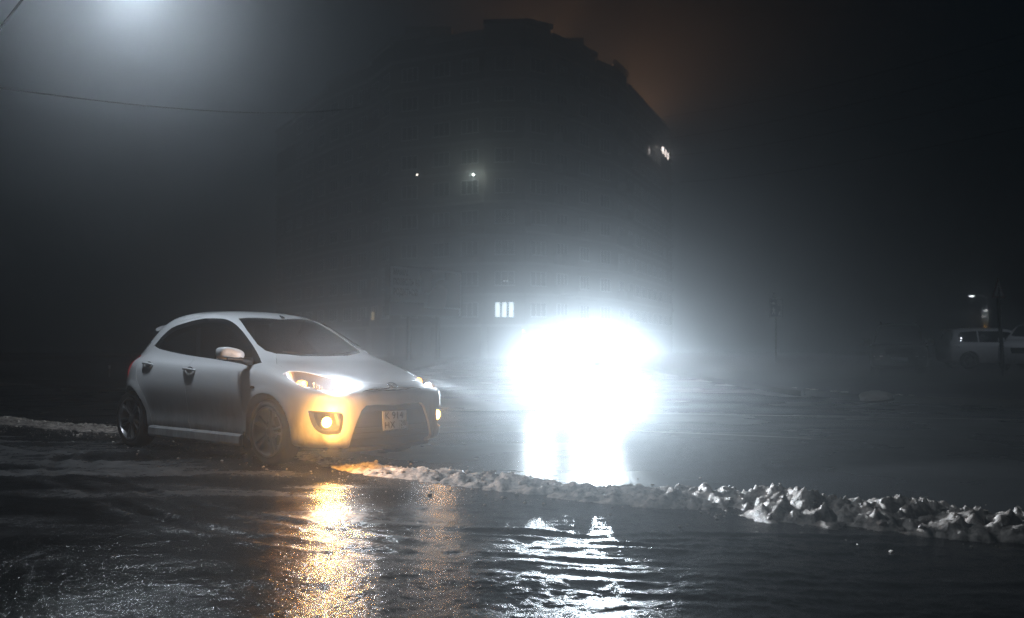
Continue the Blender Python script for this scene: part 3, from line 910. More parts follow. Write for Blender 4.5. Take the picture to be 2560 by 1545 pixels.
def build_front(car, GRP, hz, nearest):
    # dark lower grille: backing plate following the nose, with slats
    zt = GRP[0][1]
    ys = np.linspace(-.62, .62, 21)
    g = MB()
    def face_x(y, z): 
        q, n = nearest((.85, y, z)); return q.x if abs(q.y - y) < .06 else q.x - .02
    L = []
    vs = []; fs = []
    zs = np.linspace(.13, zt + .01, 7)
    for z in zs:
        for y in ys: vs.append((.795 - .035 - .33 * abs(y) ** 2.6 - (.05 * max(0, (.25 - z)) / .1), y, z))
    n = len(ys)
    for i in range(len(zs) - 1):
        for k in range(n - 1): fs.append((i * n + k, i * n + k + 1, (i + 1) * n + k + 1, (i + 1) * n + k))
    lg = MB().add(vs, fs).build('lower_grille', M_BLACK, car, 60)
    # slats
    for k, z in enumerate((.535, .485, .345, .295, .245)):
        hw = [abs(y) for y, zz in GRP]
        w = np.interp(z, [q[1] for q in GRP[:len(GRP) // 2]][::-1], [abs(q[0]) for q in GRP[:len(GRP) // 2]][::-1])
        P = [(.795 - .020 - .33 * abs(y) ** 2.6 - (.05 * max(0, (.25 - z)) / .1), y, z) for y in np.linspace(-w, w, 15)]
        MB().tube(P, .008, 6).build('slat', M_BLACK, lg, 60)
    # chin lip
    P = [(.745 - .30 * abs(y) ** 2.2, y, .152) for y in np.linspace(-.52, .52, 19)]
    vs = []; fs = []
    for p in P:
        for dx, dz in ((0, .03), (.022, .016), (.018, -.012), (-.05, -.012), (-.05, .02)): vs.append((p[0] + dx, p[1], p[2] + dz))
    for i in range(len(P) - 1):
        for k in range(5): fs.append((i * 5 + k, i * 5 + (k + 1) % 5, i * 5 + 5 + (k + 1) % 5, i * 5 + 5 + k))
    fs += [(0, 1, 2, 3, 4), tuple((len(P) - 1) * 5 + k for k in (4, 3, 2, 1, 0))]
    MB().add(vs, fs).build('chin_lip', M_BLACK, car, 30)
    # narrow upper intake, black strip painting the shade of the wing-shaped recess, badge
    def strip(zf, w, h, off, nm, m, par):
        vs = []; fs = []
        Y = np.linspace(-w, w, 21)
        for y in Y:
            hh = h * (1 - (abs(y) / w) ** 3) + .0012
            for sg in (1, -1):
                q, n_ = nearest((.84, y, zf(y) + sg * hh)); vs.append(q + n_ * off)
        for i in range(20): fs.append((2 * i, 2 * i + 1, 2 * i + 3, 2 * i + 2))
        return MB().add(vs, fs).build(nm, m, par, 60)
    q, n_ = hz(2042, 606)
    zc = q.z
    strip(lambda y: zc + .0 - .03 * (abs(y) / .36) ** 2, .36, .0085, .0022, 'upper_intake', M_GLOSSBLACK, car)
    strip(lambda y: zc - .047 + .045 * (abs(y) / .28) ** 2.2, .28, .0018, .0020, 'wing_crease_shade', M_BLACK, car)
    # badge: oval ring with raised wings
    qb, nb = hz(2044, 634); qb.y = 0; qb, nb = nearest(qb); nb = Vector((nb.x, 0, nb.z)).normalized()
    side = Vector((0, 1, 0)); up = nb.cross(side) * -1
    if up.z < 0: up = -up
    bd = MB()
    ring = [qb + nb * .012 + side * (.052 * math.cos(t)) + up * (.040 * math.sin(t)) for t in [2 * math.pi * k / 36 for k in range(37)]]
    bd.tube(ring, .0065, 8, caps=False)
    w1 = [qb + nb * .010 + side * a + up * b for a, b in ((-.044, .014), (-.033, .020), (-.015, .009), (0, -.008), (.015, .009), (.033, .020), (.044, .014))]
    bd.tube(w1, [.004, .007, .008, .008, .008, .007, .004], 8)
    bd.build('badge', M_CHROME, car, 60)
    # number plate
    qp, npv = hz(2068, 865)
    tilt = R(4)
    pl = empty('number_plate', (0.812, 0.0, qp.z), 0, car)
    pl.rotation_euler = (R(90) - tilt, 0, R(90))       # local x -> car y, local y -> up, local z -> forward
    bx = MB().box((0, 0, -.003), (.294, .174, .006)); 
    bx.build('plate_backing', M_PLATE, pl, bevel=.002)
    mb = MB(); z = .0006
    for c, sz in (((0, .084, z), (.286, .003, .001)), ((0, -.084, z), (.286, .003, .001)), ((-.1425, 0, z), (.003, .168, .001)), ((.1425, 0, z), (.003, .168, .001)), ((.046, -.046, z), (.002, .076, .001)), ((.094, -.008, z), (.096, .002, .001))):
        mb.box(c, sz)
    mb.build('plate_border', M_INK, pl)
    for txt, sz, x, y in (('K 914', .092, -.012, .040), ('HX', .090, -.068, -.045), ('28', .062, .094, -.036), ('RUS', .022, .085, -.073)):
        me = text_mesh(txt, sz, .0006)
        o = link('plate_characters', me, M_INK, pl); o.location = (x, y, .001)
    MB().box((0, -.098, -.004), (.15, .012, .01)).build('plate_holder', M_BLACK, pl)
    return
# ------------------------------------------------------------------ ground, road, snow
def nodes_of(m): return m.node_tree.nodes, m.node_tree.links
def ice_material():
    """dark rutted asphalt under melt water and grainy ice"""
    m = bpy.data.materials.new('wet_icy_asphalt'); m.use_nodes = True
    N, L = nodes_of(m); b = N['Principled BSDF']
    tc = N.new('ShaderNodeTexCoord')
    def noise(scale, det, rough=.55, dist=0):
        n = N.new('ShaderNodeTexNoise'); n.inputs['Scale'].default_value = scale; n.inputs['Detail'].default_value = det
        n.inputs['Roughness'].default_value = rough; n.inputs['Distortion'].default_value = dist
        L.new(tc.outputs['Object'], n.inputs['Vector']); return n
    def rng_(src, a, b_, c=0.0, d=1.0):
        r = N.new('ShaderNodeMapRange'); r.inputs['From Min'].default_value = a; r.inputs['From Max'].default_value = b_
        r.inputs['To Min'].default_value = c; r.inputs['To Max'].default_value = d; L.new(src, r.inputs['Value']); return r
    fine = noise(30, 4, .62); mid = noise(7, 4, .6); grain = noise(110, 2)
    at = N.new('ShaderNodeAttribute'); at.attribute_name = 'slush'
    r2 = rng_(mid.outputs['Fac'], .34, .62, .35, 1.0)
    mul = N.new('ShaderNodeMath'); mul.operation = 'MULTIPLY'
    L.new(at.outputs['Fac'], mul.inputs[0]); L.new(r2.outputs['Result'], mul.inputs[1])
    col = N.new('ShaderNodeMix'); col.data_type = 'RGBA'
    col.inputs['A'].default_value = (.010, .011, .012, 1); col.inputs['B'].default_value = (.11, .11, .113, 1)
    L.new(mul.outputs['Value'], col.inputs['Factor']); L.new(col.outputs['Result'], b.inputs['Base Color'])
    ro = rng_(fine.outputs['Fac'], .3, .7, .10, .22)
    ra = N.new('ShaderNodeMath'); ra.operation = 'MULTIPLY_ADD'; ra.inputs[1].default_value = .30
    L.new(mul.outputs['Value'], ra.inputs[0]); L.new(ro.outputs['Result'], ra.inputs[2])
    L.new(ra.outputs['Value'], b.inputs['Roughness'])
    b.inputs['Specular IOR Level'].default_value = .5
    b.inputs['IOR'].default_value = 1.36
    add = N.new('ShaderNodeMath'); add.operation = 'MULTIPLY_ADD'; add.inputs[1].default_value = .5
    L.new(grain.outputs['Fac'], add.inputs[0]); L.new(fine.outputs['Fac'], add.inputs[2])
    add2 = N.new('ShaderNodeMath'); add2.operation = 'MULTIPLY_ADD'; add2.inputs[1].default_value = .25
    L.new(mid.outputs['Fac'], add2.inputs[0]); L.new(add.outputs['Value'], add2.inputs[2])
    bp = N.new('ShaderNodeBump'); bp.inputs['Strength'].default_value = .48; bp.inputs['Distance'].default_value = .010
    L.new(add2.outputs['Value'], bp.inputs['Height']); L.new(bp.outputs['Normal'], b.inputs['Normal'])
    return m
def road_material():
    m = bpy.data.materials.new('wet_asphalt'); m.use_nodes = True
    N, L = nodes_of(m); b = N['Principled BSDF']
    tc = N.new('ShaderNodeTexCoord')
    n1 = N.new('ShaderNodeTexNoise'); n1.inputs['Scale'].default_value = .35; n1.inputs['Detail'].default_value = 6
    n2 = N.new('ShaderNodeTexNoise'); n2.inputs['Scale'].default_value = 90; n2.inputs['Detail'].default_value = 3
    for n in (n1, n2): L.new(tc.outputs['Object'], n.inputs['Vector'])
    mx = N.new('ShaderNodeMix'); mx.data_type = 'RGBA'
    mx.inputs['A'].default_value = (.014, .015, .016, 1); mx.inputs['B'].default_value = (.035, .036, .038, 1)
    L.new(n1.outputs['Fac'], mx.inputs['Factor']); L.new(mx.outputs['Result'], b.inputs['Base Color'])
    mr = N.new('ShaderNodeMapRange'); mr.inputs['From Min'].default_value = .35; mr.inputs['From Max'].default_value = .65
    mr.inputs['To Min'].default_value = .16; mr.inputs['To Max'].default_value = .36
    L.new(n1.outputs['Fac'], mr.inputs['Value']); L.new(mr.outputs['Result'], b.inputs['Roughness'])
    bp = N.new('ShaderNodeBump'); bp.inputs['Strength'].default_value = .45; bp.inputs['Distance'].default_value = .006
    L.new(n2.outputs['Fac'], bp.inputs['Height']); L.new(bp.outputs['Normal'], b.inputs['Normal'])
    b.inputs['IOR'].default_value = 1.36
    return m
def snow_material():
    m = bpy.data.materials.new('dirty_snow'); m.use_nodes = True
    N, L = nodes_of(m); b = N['Principled BSDF']
    tc = N.new('ShaderNodeTexCoord')
    n1 = N.new('ShaderNodeTexNoise'); n1.inputs['Scale'].default_value = 11; n1.inputs['Detail'].default_value = 8; n1.inputs['Roughness'].default_value = .65
    n2 = N.new('ShaderNodeTexNoise'); n2.inputs['Scale'].default_value = 70; n2.inputs['Detail'].default_value = 5; n2.inputs['Roughness'].default_value = .7
    for n in (n1, n2): L.new(tc.outputs['Object'], n.inputs['Vector'])
    cr = N.new('ShaderNodeValToRGB')
    cr.color_ramp.elements[0].position = .36; cr.color_ramp.elements[0].color = (.12, .10, .088, 1)
    cr.color_ramp.elements[1].position = .66; cr.color_ramp.elements[1].color = (.74, .66, .60, 1)
    L.new(n1.outputs['Fac'], cr.inputs['Fac'])
    L.new(cr.outputs['Color'], b.inputs['Base Color'])
    mr = N.new('ShaderNodeMapRange'); mr.inputs['To Min'].default_value = .25; mr.inputs['To Max'].default_value = .7
    L.new(n2.outputs['Fac'], mr.inputs['Value']); L.new(mr.outputs['Result'], b.inputs['Roughness'])
    bp = N.new('ShaderNodeBump'); bp.inputs['Strength'].default_value = .7; bp.inputs['Distance'].default_value = .012
    L.new(n2.outputs['Fac'], bp.inputs['Height']); L.new(bp.outputs['Normal'], b.inputs['Normal'])
    return m
M_ICE, M_ROAD, M_SNOW = ice_material(), road_material(), snow_material()
M_LINE = mat('road_paint', (.42, .42, .40), .5, var=.35, vscale=6)
M_VERGE = mat('verge_soil', (.030, .028, .024), .85, var=.5, vscale=1.5, bump=.8, bscale=8)

RIDGE = smooth_path([(-16, 21.5), (-9.5, 16.2), (-7.5, 14.6), (-5.1, 12.8), (-3.3, 11.2), (-1.5, 9.05), (-.6, 8.25), (0, 7.68), (.9, 7.1), (1.6, 6.82), (2.1, 6.35), (2.9, 5.95), (4.5, 5.3), (8, 3.6)], 8)

# one sheet out to the horizon
gm = MB(); gm.add([(-600, -60, -.09), (600, -60, -.09), (600, 900, -.09), (-600, 900, -.09)], [(0, 1, 2, 3)])
tag(gm.build('ground', M_ROAD), 'wet dark ground reaching away into the fog', 'ground', kind='structure')

# road beyond the ridge, opening into a side street
road_near = smooth_path([(-70, 56), (-40, 35), (-16, 21.5)], 6)[:-1] + RIDGE + [(14, .5), (40, -12), (80, -30)]
def resample(path, n):
    P = np.array(path); d = np.concatenate([[0], np.cumsum(np.hypot(*np.diff(P, axis=0).T))]); t = np.linspace(0, d[-1], n)
    return np.stack([np.interp(t, d, P[:, 0]), np.interp(t, d, P[:, 1])], 1)
A = resample(road_near, 90)
vs = []; fs = []
for i in range(90):
    for k in range(7):
        p = A[i]; vs.append((p[0] * (1 + .12 * k), p[1] + 22 * k, -.030))
for i in range(89):
    for k in range(6): fs.append((i * 7 + k, (i + 1) * 7 + k, (i + 1) * 7 + k + 1, i * 7 + k + 1))
tag(MB().add(vs, fs).build('road', M_ROAD), 'wet asphalt road and side street behind the parked hatchback', 'road', kind='structure')

def ribbon(path, w, z, name, m):
    P = [Vector((*p, 0)) for p in path]; vs = []; fs = []
    for i, p in enumerate(P):
        t = (P[min(i + 1, len(P) - 1)] - P[max(i - 1, 0)]).normalized(); n = Vector((-t.y, t.x, 0))
        vs += [p + n * w / 2 + Vector((0, 0, z)), p - n * w / 2 + Vector((0, 0, z))]
    for i in range(len(P) - 1): fs.append((2 * i, 2 * i + 1, 2 * i + 3, 2 * i + 2))
    return MB().add(vs, fs).build(name, m)
g = lambda u, v: tuple(ground_at(u, v, -.026)[:2])
o = ribbon(smooth_path([g(1470, 1071), g(1640, 1079), g(1830, 1087), g(2030, 1096)], 4), .11, -.026, 'road_marking', M_LINE)
tag(o, 'short white lane dash ending in the headlight glow', 'road marking', kind='structure')
o = ribbon(smooth_path([g(400, 1016), g(1100, 1024), g(1500, 1031), g(1850, 1037), g(2300, 1045), g(2700, 1052), g(3200, 1064)], 5), .10, -.026, 'road_marking', M_LINE)
tag(o, 'thin white edge line along the far side of the road', 'road marking', kind='structure')

# verges either side of the side street, each with its kerb
road_far = smooth_path([(6.6, 150), (6.3, 34), (6.6, 23), (8, 19.2), (12, 17.6), (20, 16.8), (40, 15.5), (95, 9)], 8)
left_far = smooth_path([(-95, 88), (-40, 48), (-14, 29.5), (-8, 26), (-5.6, 26.5), (-4.6, 31), (-4.4, 150)], 8)
def verge(path, d_start, d_end, label):
    C = resample(path, 120); vs = []; fs = []
    for i in range(120):
        x, y = C[i]; t = i / 119
        t = t * t * (3 - 2 * t)
        d = Vector(d_start).lerp(Vector(d_end), t).normalized()
        j = .05 * (vnoise(np.array([x * 1.3]), np.array([y * 1.3]), 5)[0] - .5)
        for s_, z in ((0, -.05), (.01, .10), (.18, .105), (.19, .09), (1.5, .13 + j), (5, .16 + j * 2), (12, .20), (30, .24), (400, .24)):
            vs.append((x + d.x * s_, y + d.y * s_, z))
    for i in range(119):
        for k in range(8): fs.append((i * 9 + k, (i + 1) * 9 + k, (i + 1) * 9 + k + 1, i * 9 + k + 1))
    tag(MB().add(vs, fs).build('verge', M_VERGE, None, 40), label, 'verge', kind='structure')
verge(road_far, (1, .05, 0), (.25, 1, 0), 'dark raised verge right of the side street, below the parked cars')
verge(left_far, (-.35, 1, 0), (-1, .05, 0), 'dark raised verge left of the side street, under the billboard')

# near icy lot: height field denser towards the camera
def pxw(lst, k=.51948, ox=0, oy=1000): return [tuple(ground_at(ox + x * k, oy + y * k, 0)[:2]) for x, y in lst]
TRACKS = [
    (pxw([(520, 200), (380, 240), (285, 285), (262, 330), (300, 385), (440, 440), (620, 510), (800, 575), (1000, 625), (1250, 665), (1500, 695), (1800, 725), (2464, 800)]), .11, .020),
    (pxw([(600, 240), (450, 280), (440, 335), (560, 400), (720, 440), (900, 490), (1150, 545), (1400, 590), (1700, 640), (2100, 715), (2464, 780)]), .10, .020),
    (pxw([(-200, 170), (100, 235), (300, 255), (560, 230), (760, 240)]), .10, .014),
    (pxw([(-300, 330), (0, 330), (200, 375), (420, 390), (640, 380)]), .09, .012),
    (pxw([(-2000, 560), (-900, 590), (0, 632), (300, 650), (600, 656), (1000, 650), (1600, 668), (2464, 705), (3200, 760)], ox=1280), .10, .024),
    (pxw([(-600, 640), (0, 690), (350, 690), (650, 704), (1200, 722), (1700, 760)], ox=1280), .09, .020),
    (pxw([(-1200, 700), (-400, 735), (0, 755), (300, 775), (650, 792), (900, 802), (1500, 822), (2200, 850)], ox=1280), .09, .022),
    (pxw([(-800, 770), (0, 815), (400, 842), (700, 856), (1000, 872), (1600, 893), (2464, 905), (3200, 940)], ox=1280), .10, .026),
    (pxw([(-300, 930), (300, 950), (900, 960), (1700, 985), (2600, 1000)], ox=1280), .11, .016),
]
TRACKS = [(smooth_path(p, 5), w, h * (1.15 if i < 4 else .6)) for i, (p, w, h) in enumerate(TRACKS)]
us = np.linspace(-900, 3460, 820); vv = np.concatenate([np.linspace(968, 1130, 130), np.linspace(1130.8, 1700, 330)])
U, Vv = np.meshgrid(us, vv)
bb = (772.5 - Vv) / FPX; dz = _s + bb * _c; dy = _c - bb * _s
tt = -CAM_H / dz
GX = (U - 1280) / FPX * tt; GY = dy * tt
def lot_height(X, Y):
    d, side, fr = polydist(X, Y, RIDGE)
    s = -side * d                                   # positive on the camera's side
    H = .016 * fbm(X * .55, Y * .55, 3, 3) + .012 * fbm(X * 2.1, Y * 2.1, 3, 21)
    # frozen wash-board running along the ruts, grainy ice
    H += .0045 * fbm(X * 6 + 3 * fbm(X, Y, 2, 8), Y * 9, 3, 31) 
    rough = np.clip(.35 + 1.9 * fbm(X * .8 + 2, Y * 1.3, 3, 151), 0, 1)          # rough ice against smooth melt water
    H += (.0012 + .0020 * rough) * fbm(X * 20, Y * 24, 2, 44) + .0013 * rough * fbm(X * 52, Y * 60, 1, 47)
    SL = np.zeros_like(H)
    for path, w, h in TRACKS:
        dd, sd, ff = polydist(X, Y, path)
        dd = np.abs(dd + .035 * fbm(X * 2.6, Y * 2.6, 3, 61))
        L_ = sum(math.dist(path[i], path[i + 1]) for i in range(len(path) - 1))
        k = (.10 + .50 * vnoise(X * 1.7, Y * 1.7, 71) ** 1.5) * (.4 + 1.2 * vnoise(X * 9, Y * 9, 72)) * np.clip(ff / 1.0, 0, 1) * np.clip((L_ - ff) / 1.0, 0, 1)
        H += k * h * (-1.15 * np.exp(-(dd / (w * .5)) ** 2) + .95 * np.exp(-((dd - w) / (w * .38)) ** 2))
        SL += k * np.exp(-((dd - w) / (w * .45)) ** 2) * .9
    # melt water fills the low parts flat beside the ridge
    slush = np.clip(SL, 0, 1)
    # grey frozen slush lies in streaks over the left and middle of the lot
    st = fbm(X * .9 + .8 * Y, Y * 2.6, 4, 131)
    cover = np.clip((Y - 4.6) / 2.2, 0, 1) * np.clip((2.2 - X) / 3.0, 0, 1)
    slush = np.clip(slush * .9 + cover * np.clip(.18 + 1.5 * st, 0, 1), 0, 1)
    H += .006 * slush * (.4 + fbm(X * 13, Y * 15, 2, 141))
    pool = np.exp(-((s - .42) / .22) ** 2) * (vnoise(X * .9 + 4, Y * .9, 91) > .35)
    H = H * (1 - .93 * np.clip(pool, 0, 1)) - .006 * pool
    # under the car it is packed flat
    return H, s, slush * (1 - np.clip(pool, 0, 1))
H, SS, SLUSH = lot_height(GX, GY)
H = np.where(SS < 0, np.maximum(-.055, H + SS * .25), H)
nr, nc = H.shape
vs = np.stack([GX, GY, H], 2).reshape(-1, 3)
idx = np.arange(nr * nc).reshape(nr, nc)
fs = np.stack([idx[:-1, :-1], idx[1:, :-1], idx[1:, 1:], idx[:-1, 1:]], 2).reshape(-1, 4)
smask = SS.reshape(-1)
fs = fs[(smask[fs] > -.6).any(1)]
me = bpy.data.meshes.new('icy_lot')
me.vertices.add(len(vs)); me.vertices.foreach_set('co', vs.ravel())
me.loops.add(fs.size); me.loops.foreach_set('vertex_index', fs.ravel().astype(np.int32))
me.polygons.add(len(fs)); me.polygons.foreach_set('loop_start', np.arange(0, fs.size, 4, dtype=np.int32)); me.polygons.foreach_set('loop_total', np.full(len(fs), 4, np.int32))
at = me.attributes.new('slush', 'FLOAT', 'POINT'); at.data.foreach_set('value', SLUSH.ravel().astype(np.float32))
me.update(calc_edges=True); me.validate()
tag(link('icy_pavement', me, M_ICE, None, 180), 'rutted icy wet pavement with curving tyre tracks in front of the hatchback', 'pavement', kind='structure')

# ploughed snow ridge along the edge of the road
def cells(x, y, seed):
    """distance to the nearest jittered lattice point"""
    xi = np.floor(x).astype(np.int64); yi = np.floor(y).astype(np.int64); best = np.full(np.shape(x), 9.)
    for i in (-1, 0, 1):
        for j in (-1, 0, 1):
            a, b_ = xi + i, yi + j
            jx = _tab[(a * 73856093 ^ b_ * 19349663 ^ seed * 83492791) & 65535]; jy = _tab[(a * 19349663 ^ b_ * 83492791 ^ seed * 73856093) & 65535]
            best = np.minimum(best, np.hypot(x - a - jx, y - b_ - jy))
    return best
RP = resample(RIDGE, 1500); npr = 46
T = np.gradient(RP, axis=0); T /= np.hypot(T[:, 0], T[:, 1])[:, None]; Nn = np.stack([T[:, 1], -T[:, 0]], 1)   # towards the camera
amp_x = [-16, -9, -5.5, -3.6, -2.2, -1.5, -.8, 0, .6, 1.2, 2, 3, 5, 8]
amp_h = [.05, .05, .045, .025, .03, .045, .055, .07, .065, .085, .115, .12, .12, .10]
wid = [.40, .40, .36, .22, .22, .26, .32, .34, .34, .40, .52, .54, .55, .5]
vs = []
hgt = np.interp(RP[:, 0], amp_x, amp_h); ww = np.interp(RP[:, 0], amp_x, wid)
for k in range(npr):
    q = -1 + 2 * k / (npr - 1)
    off = q * ww * (1 + .35 * fbm(RP[:, 0] * 1.1, RP[:, 1] * 1.1 + (1 if q > 0 else 7), 3, 5))
    P = RP + Nn * off[:, None]
    dome = np.maximum(0, 1 - np.abs(q) ** 2.2)
    lum = fbm(P[:, 0] * 3.2, P[:, 1] * 3.2, 3, 14) * .9 + fbm(P[:, 0] * 9, P[:, 1] * 9, 3, 24) * .85 + fbm(P[:, 0] * 26, P[:, 1] * 26, 2, 34) * .50
    ridged = 1 - np.abs(fbm(P[:, 0] * 5, P[:, 1] * 5, 2, 54)) * 2.2
    wx = .06 * fbm(P[:, 0] * 6, P[:, 1] * 6, 2, 81)
    lum = lum * .85 + .50 * (.45 - cells(P[:, 0] * 8 + wx * 8, P[:, 1] * 8, 3)) + .55 * (.45 - cells(P[:, 0] * 19 + wx * 19, P[:, 1] * 19, 5))
    z = hgt * (dome * (.62 + .30 * ridged) + .75 * lum * dome ** .6) - .035 * (np.abs(q) > .93)
    vs.append(np.stack([P[:, 0], P[:, 1], z - .02], 1))
RV = np.array(vs).transpose(1, 0, 2); vs = RV.reshape(-1, 3)
idx = np.arange(len(RP) * npr).reshape(len(RP), npr)
fs = np.stack([idx[:-1, :-1], idx[:-1, 1:], idx[1:, 1:], idx[1:, :-1]], 2).reshape(-1, 4)
me = mesh_of(vs, fs)
tag(link('snow_ridge', me, M_SNOW, None, 180), 'lumpy ridge of dirty frozen snow ploughed along the road edge', 'snow', kind='stuff')

# crumbs of ice scattered about the ridge
def clod(r, seed):
    rr = random.Random(seed)
    bm = bmesh.new(); bmesh.ops.create_icosphere(bm, subdivisions=1, radius=1)
    for v in bm.verts: v.co = Vector((v.co.x * r * rr.uniform(.7, 1.3), v.co.y * r * rr.uniform(.7, 1.3), v.co.z * r * rr.uniform(.4, .8)))
    vs = [v.co.copy() for v in bm.verts]; fs = [tuple(v.index for v in f.verts) for f in bm.faces]; bm.free()
    return vs, fs
mb = MB(); clods = [clod(1, k) for k in range(12)]
CR = []
for k in range(900):
    i = rng.randrange(550, 1470)
    side = rng.choice((-1, 1, 1))
    p = RP[i] + Nn[i] * side * (.30 + abs(rng.gauss(0, .35)))
    CR.append((p[0], p[1], side))
CZ = lot_height(np.array([c[0] for c in CR]), np.array([c[1] for c in CR]))[0]
for (x, y, side), z in zip(CR, CZ):
    r = min(.024, .003 + rng.expovariate(1 / .0045))
    vs, fs = rng.choice(clods); a = rng.uniform(0, 6.28); ca, sa = math.cos(a), math.sin(a)
    z0 = (-.03 if side < 0 else float(z)) + r * .25
    mb.add([(x + r * (v.x * ca - v.y * sa), y + r * (v.x * sa + v.y * ca), z0 + r * v.z) for v in vs], fs)
for k in range(2600):                              # clods heaped on the ridge itself
    i = rng.randrange(420, 1480); q = rng.gauss(0, .42)
    if abs(q) > .95: continue
    j = int((q + 1) / 2 * (npr - 1)); base = RV[i, j]
    r = min(.034, .005 + rng.expovariate(1 / .008)) * (.6 + 4 * hgt[i])
    vs, fs = rng.choice(clods); a = rng.uniform(0, 6.28); ca, sa = math.cos(a), math.sin(a)
    mb.add([(base[0] + r * (v.x * ca - v.y * sa), base[1] + r * (v.x * sa + v.y * ca), base[2] + r * (.15 + v.z)) for v in vs], fs)
tag(mb.build('ice_crumbs', M_SNOW), 'scattered crumbs of ice on the wet asphalt along the snow ridge', 'ice', kind='stuff')
# ------------------------------------------------------------------ apartment block
M_WALL = mat('brick_render', (.20, .185, .17), .8, var=.25, vscale=.4, bump=.3, bscale=6)
M_BAND = mat('concrete_band', (.36, .35, .34), .75, var=.2, vscale=1)
M_WFRAME = mat('window_frame_white', (.62, .63, .64), .45)
M_PANE = mat('dark_pane', (.010, .012, .015), .08, spec=.6)
M_BALC = mat('balcony_panel', (.13, .12, .12), .7, var=.25, vscale=2)
M_LITWIN = mat('lit_window', (.6, .7, .75), .4, emit=(.75, .90, 1.0), estr=2.4)
M_LITWARM = mat('lit_window_warm', (.7, .6, .4), .4, emit=(1.0, .78, .45), estr=.55)
PLAN = [(-33, 139), (-29, 132), (-22.5, 121), (-16, 112), (-12.8, 105.5), (-8.8, 103.5), (-2.8, 100.3), (1.3, 100), (4, 102), (6.4, 105.2), (9.2, 109.5), (11.6, 112.5), (13.7, 118), (20.8, 137.5), (23.5, 146)]
TOPS = [31.2, 32.4, 33.2, 33.6, 33.9, 33.0, 34.0, 34.1, 33.2, 33.4, 32.6, 33.5, 32.2, 32.4]
FLOOR0, FH, NF = 3.25, 3.13, 9
def win_mesh(w, h):
    mb = MB()
    for c, s_ in (((0, -.02, h / 2 - .03), (w, .08, .06)), ((0, -.02, -h / 2 + .03), (w, .08, .06)), ((-w / 2 + .03, -.02, 0), (.06, .08, h - .12)), ((w / 2 - .03, -.02, 0), (.06, .08, h - .12)), ((-w / 6, -.02, 0), (.05, .08, h - .12)), ((w / 6, -.02, 0), (.05, .08, h - .12)), ((0, -.09, -h / 2 - .03), (w + .14, .2, .05))):
        mb.box(c, s_)
    return mb.mesh()
def pane_mesh(w, h): return MB().box((0, .03, 0), (w - .1, .02, h - .1)).mesh()
W3 = (2.0, 1.45); ME_WIN = win_mesh(*W3); ME_PN = pane_mesh(*W3)
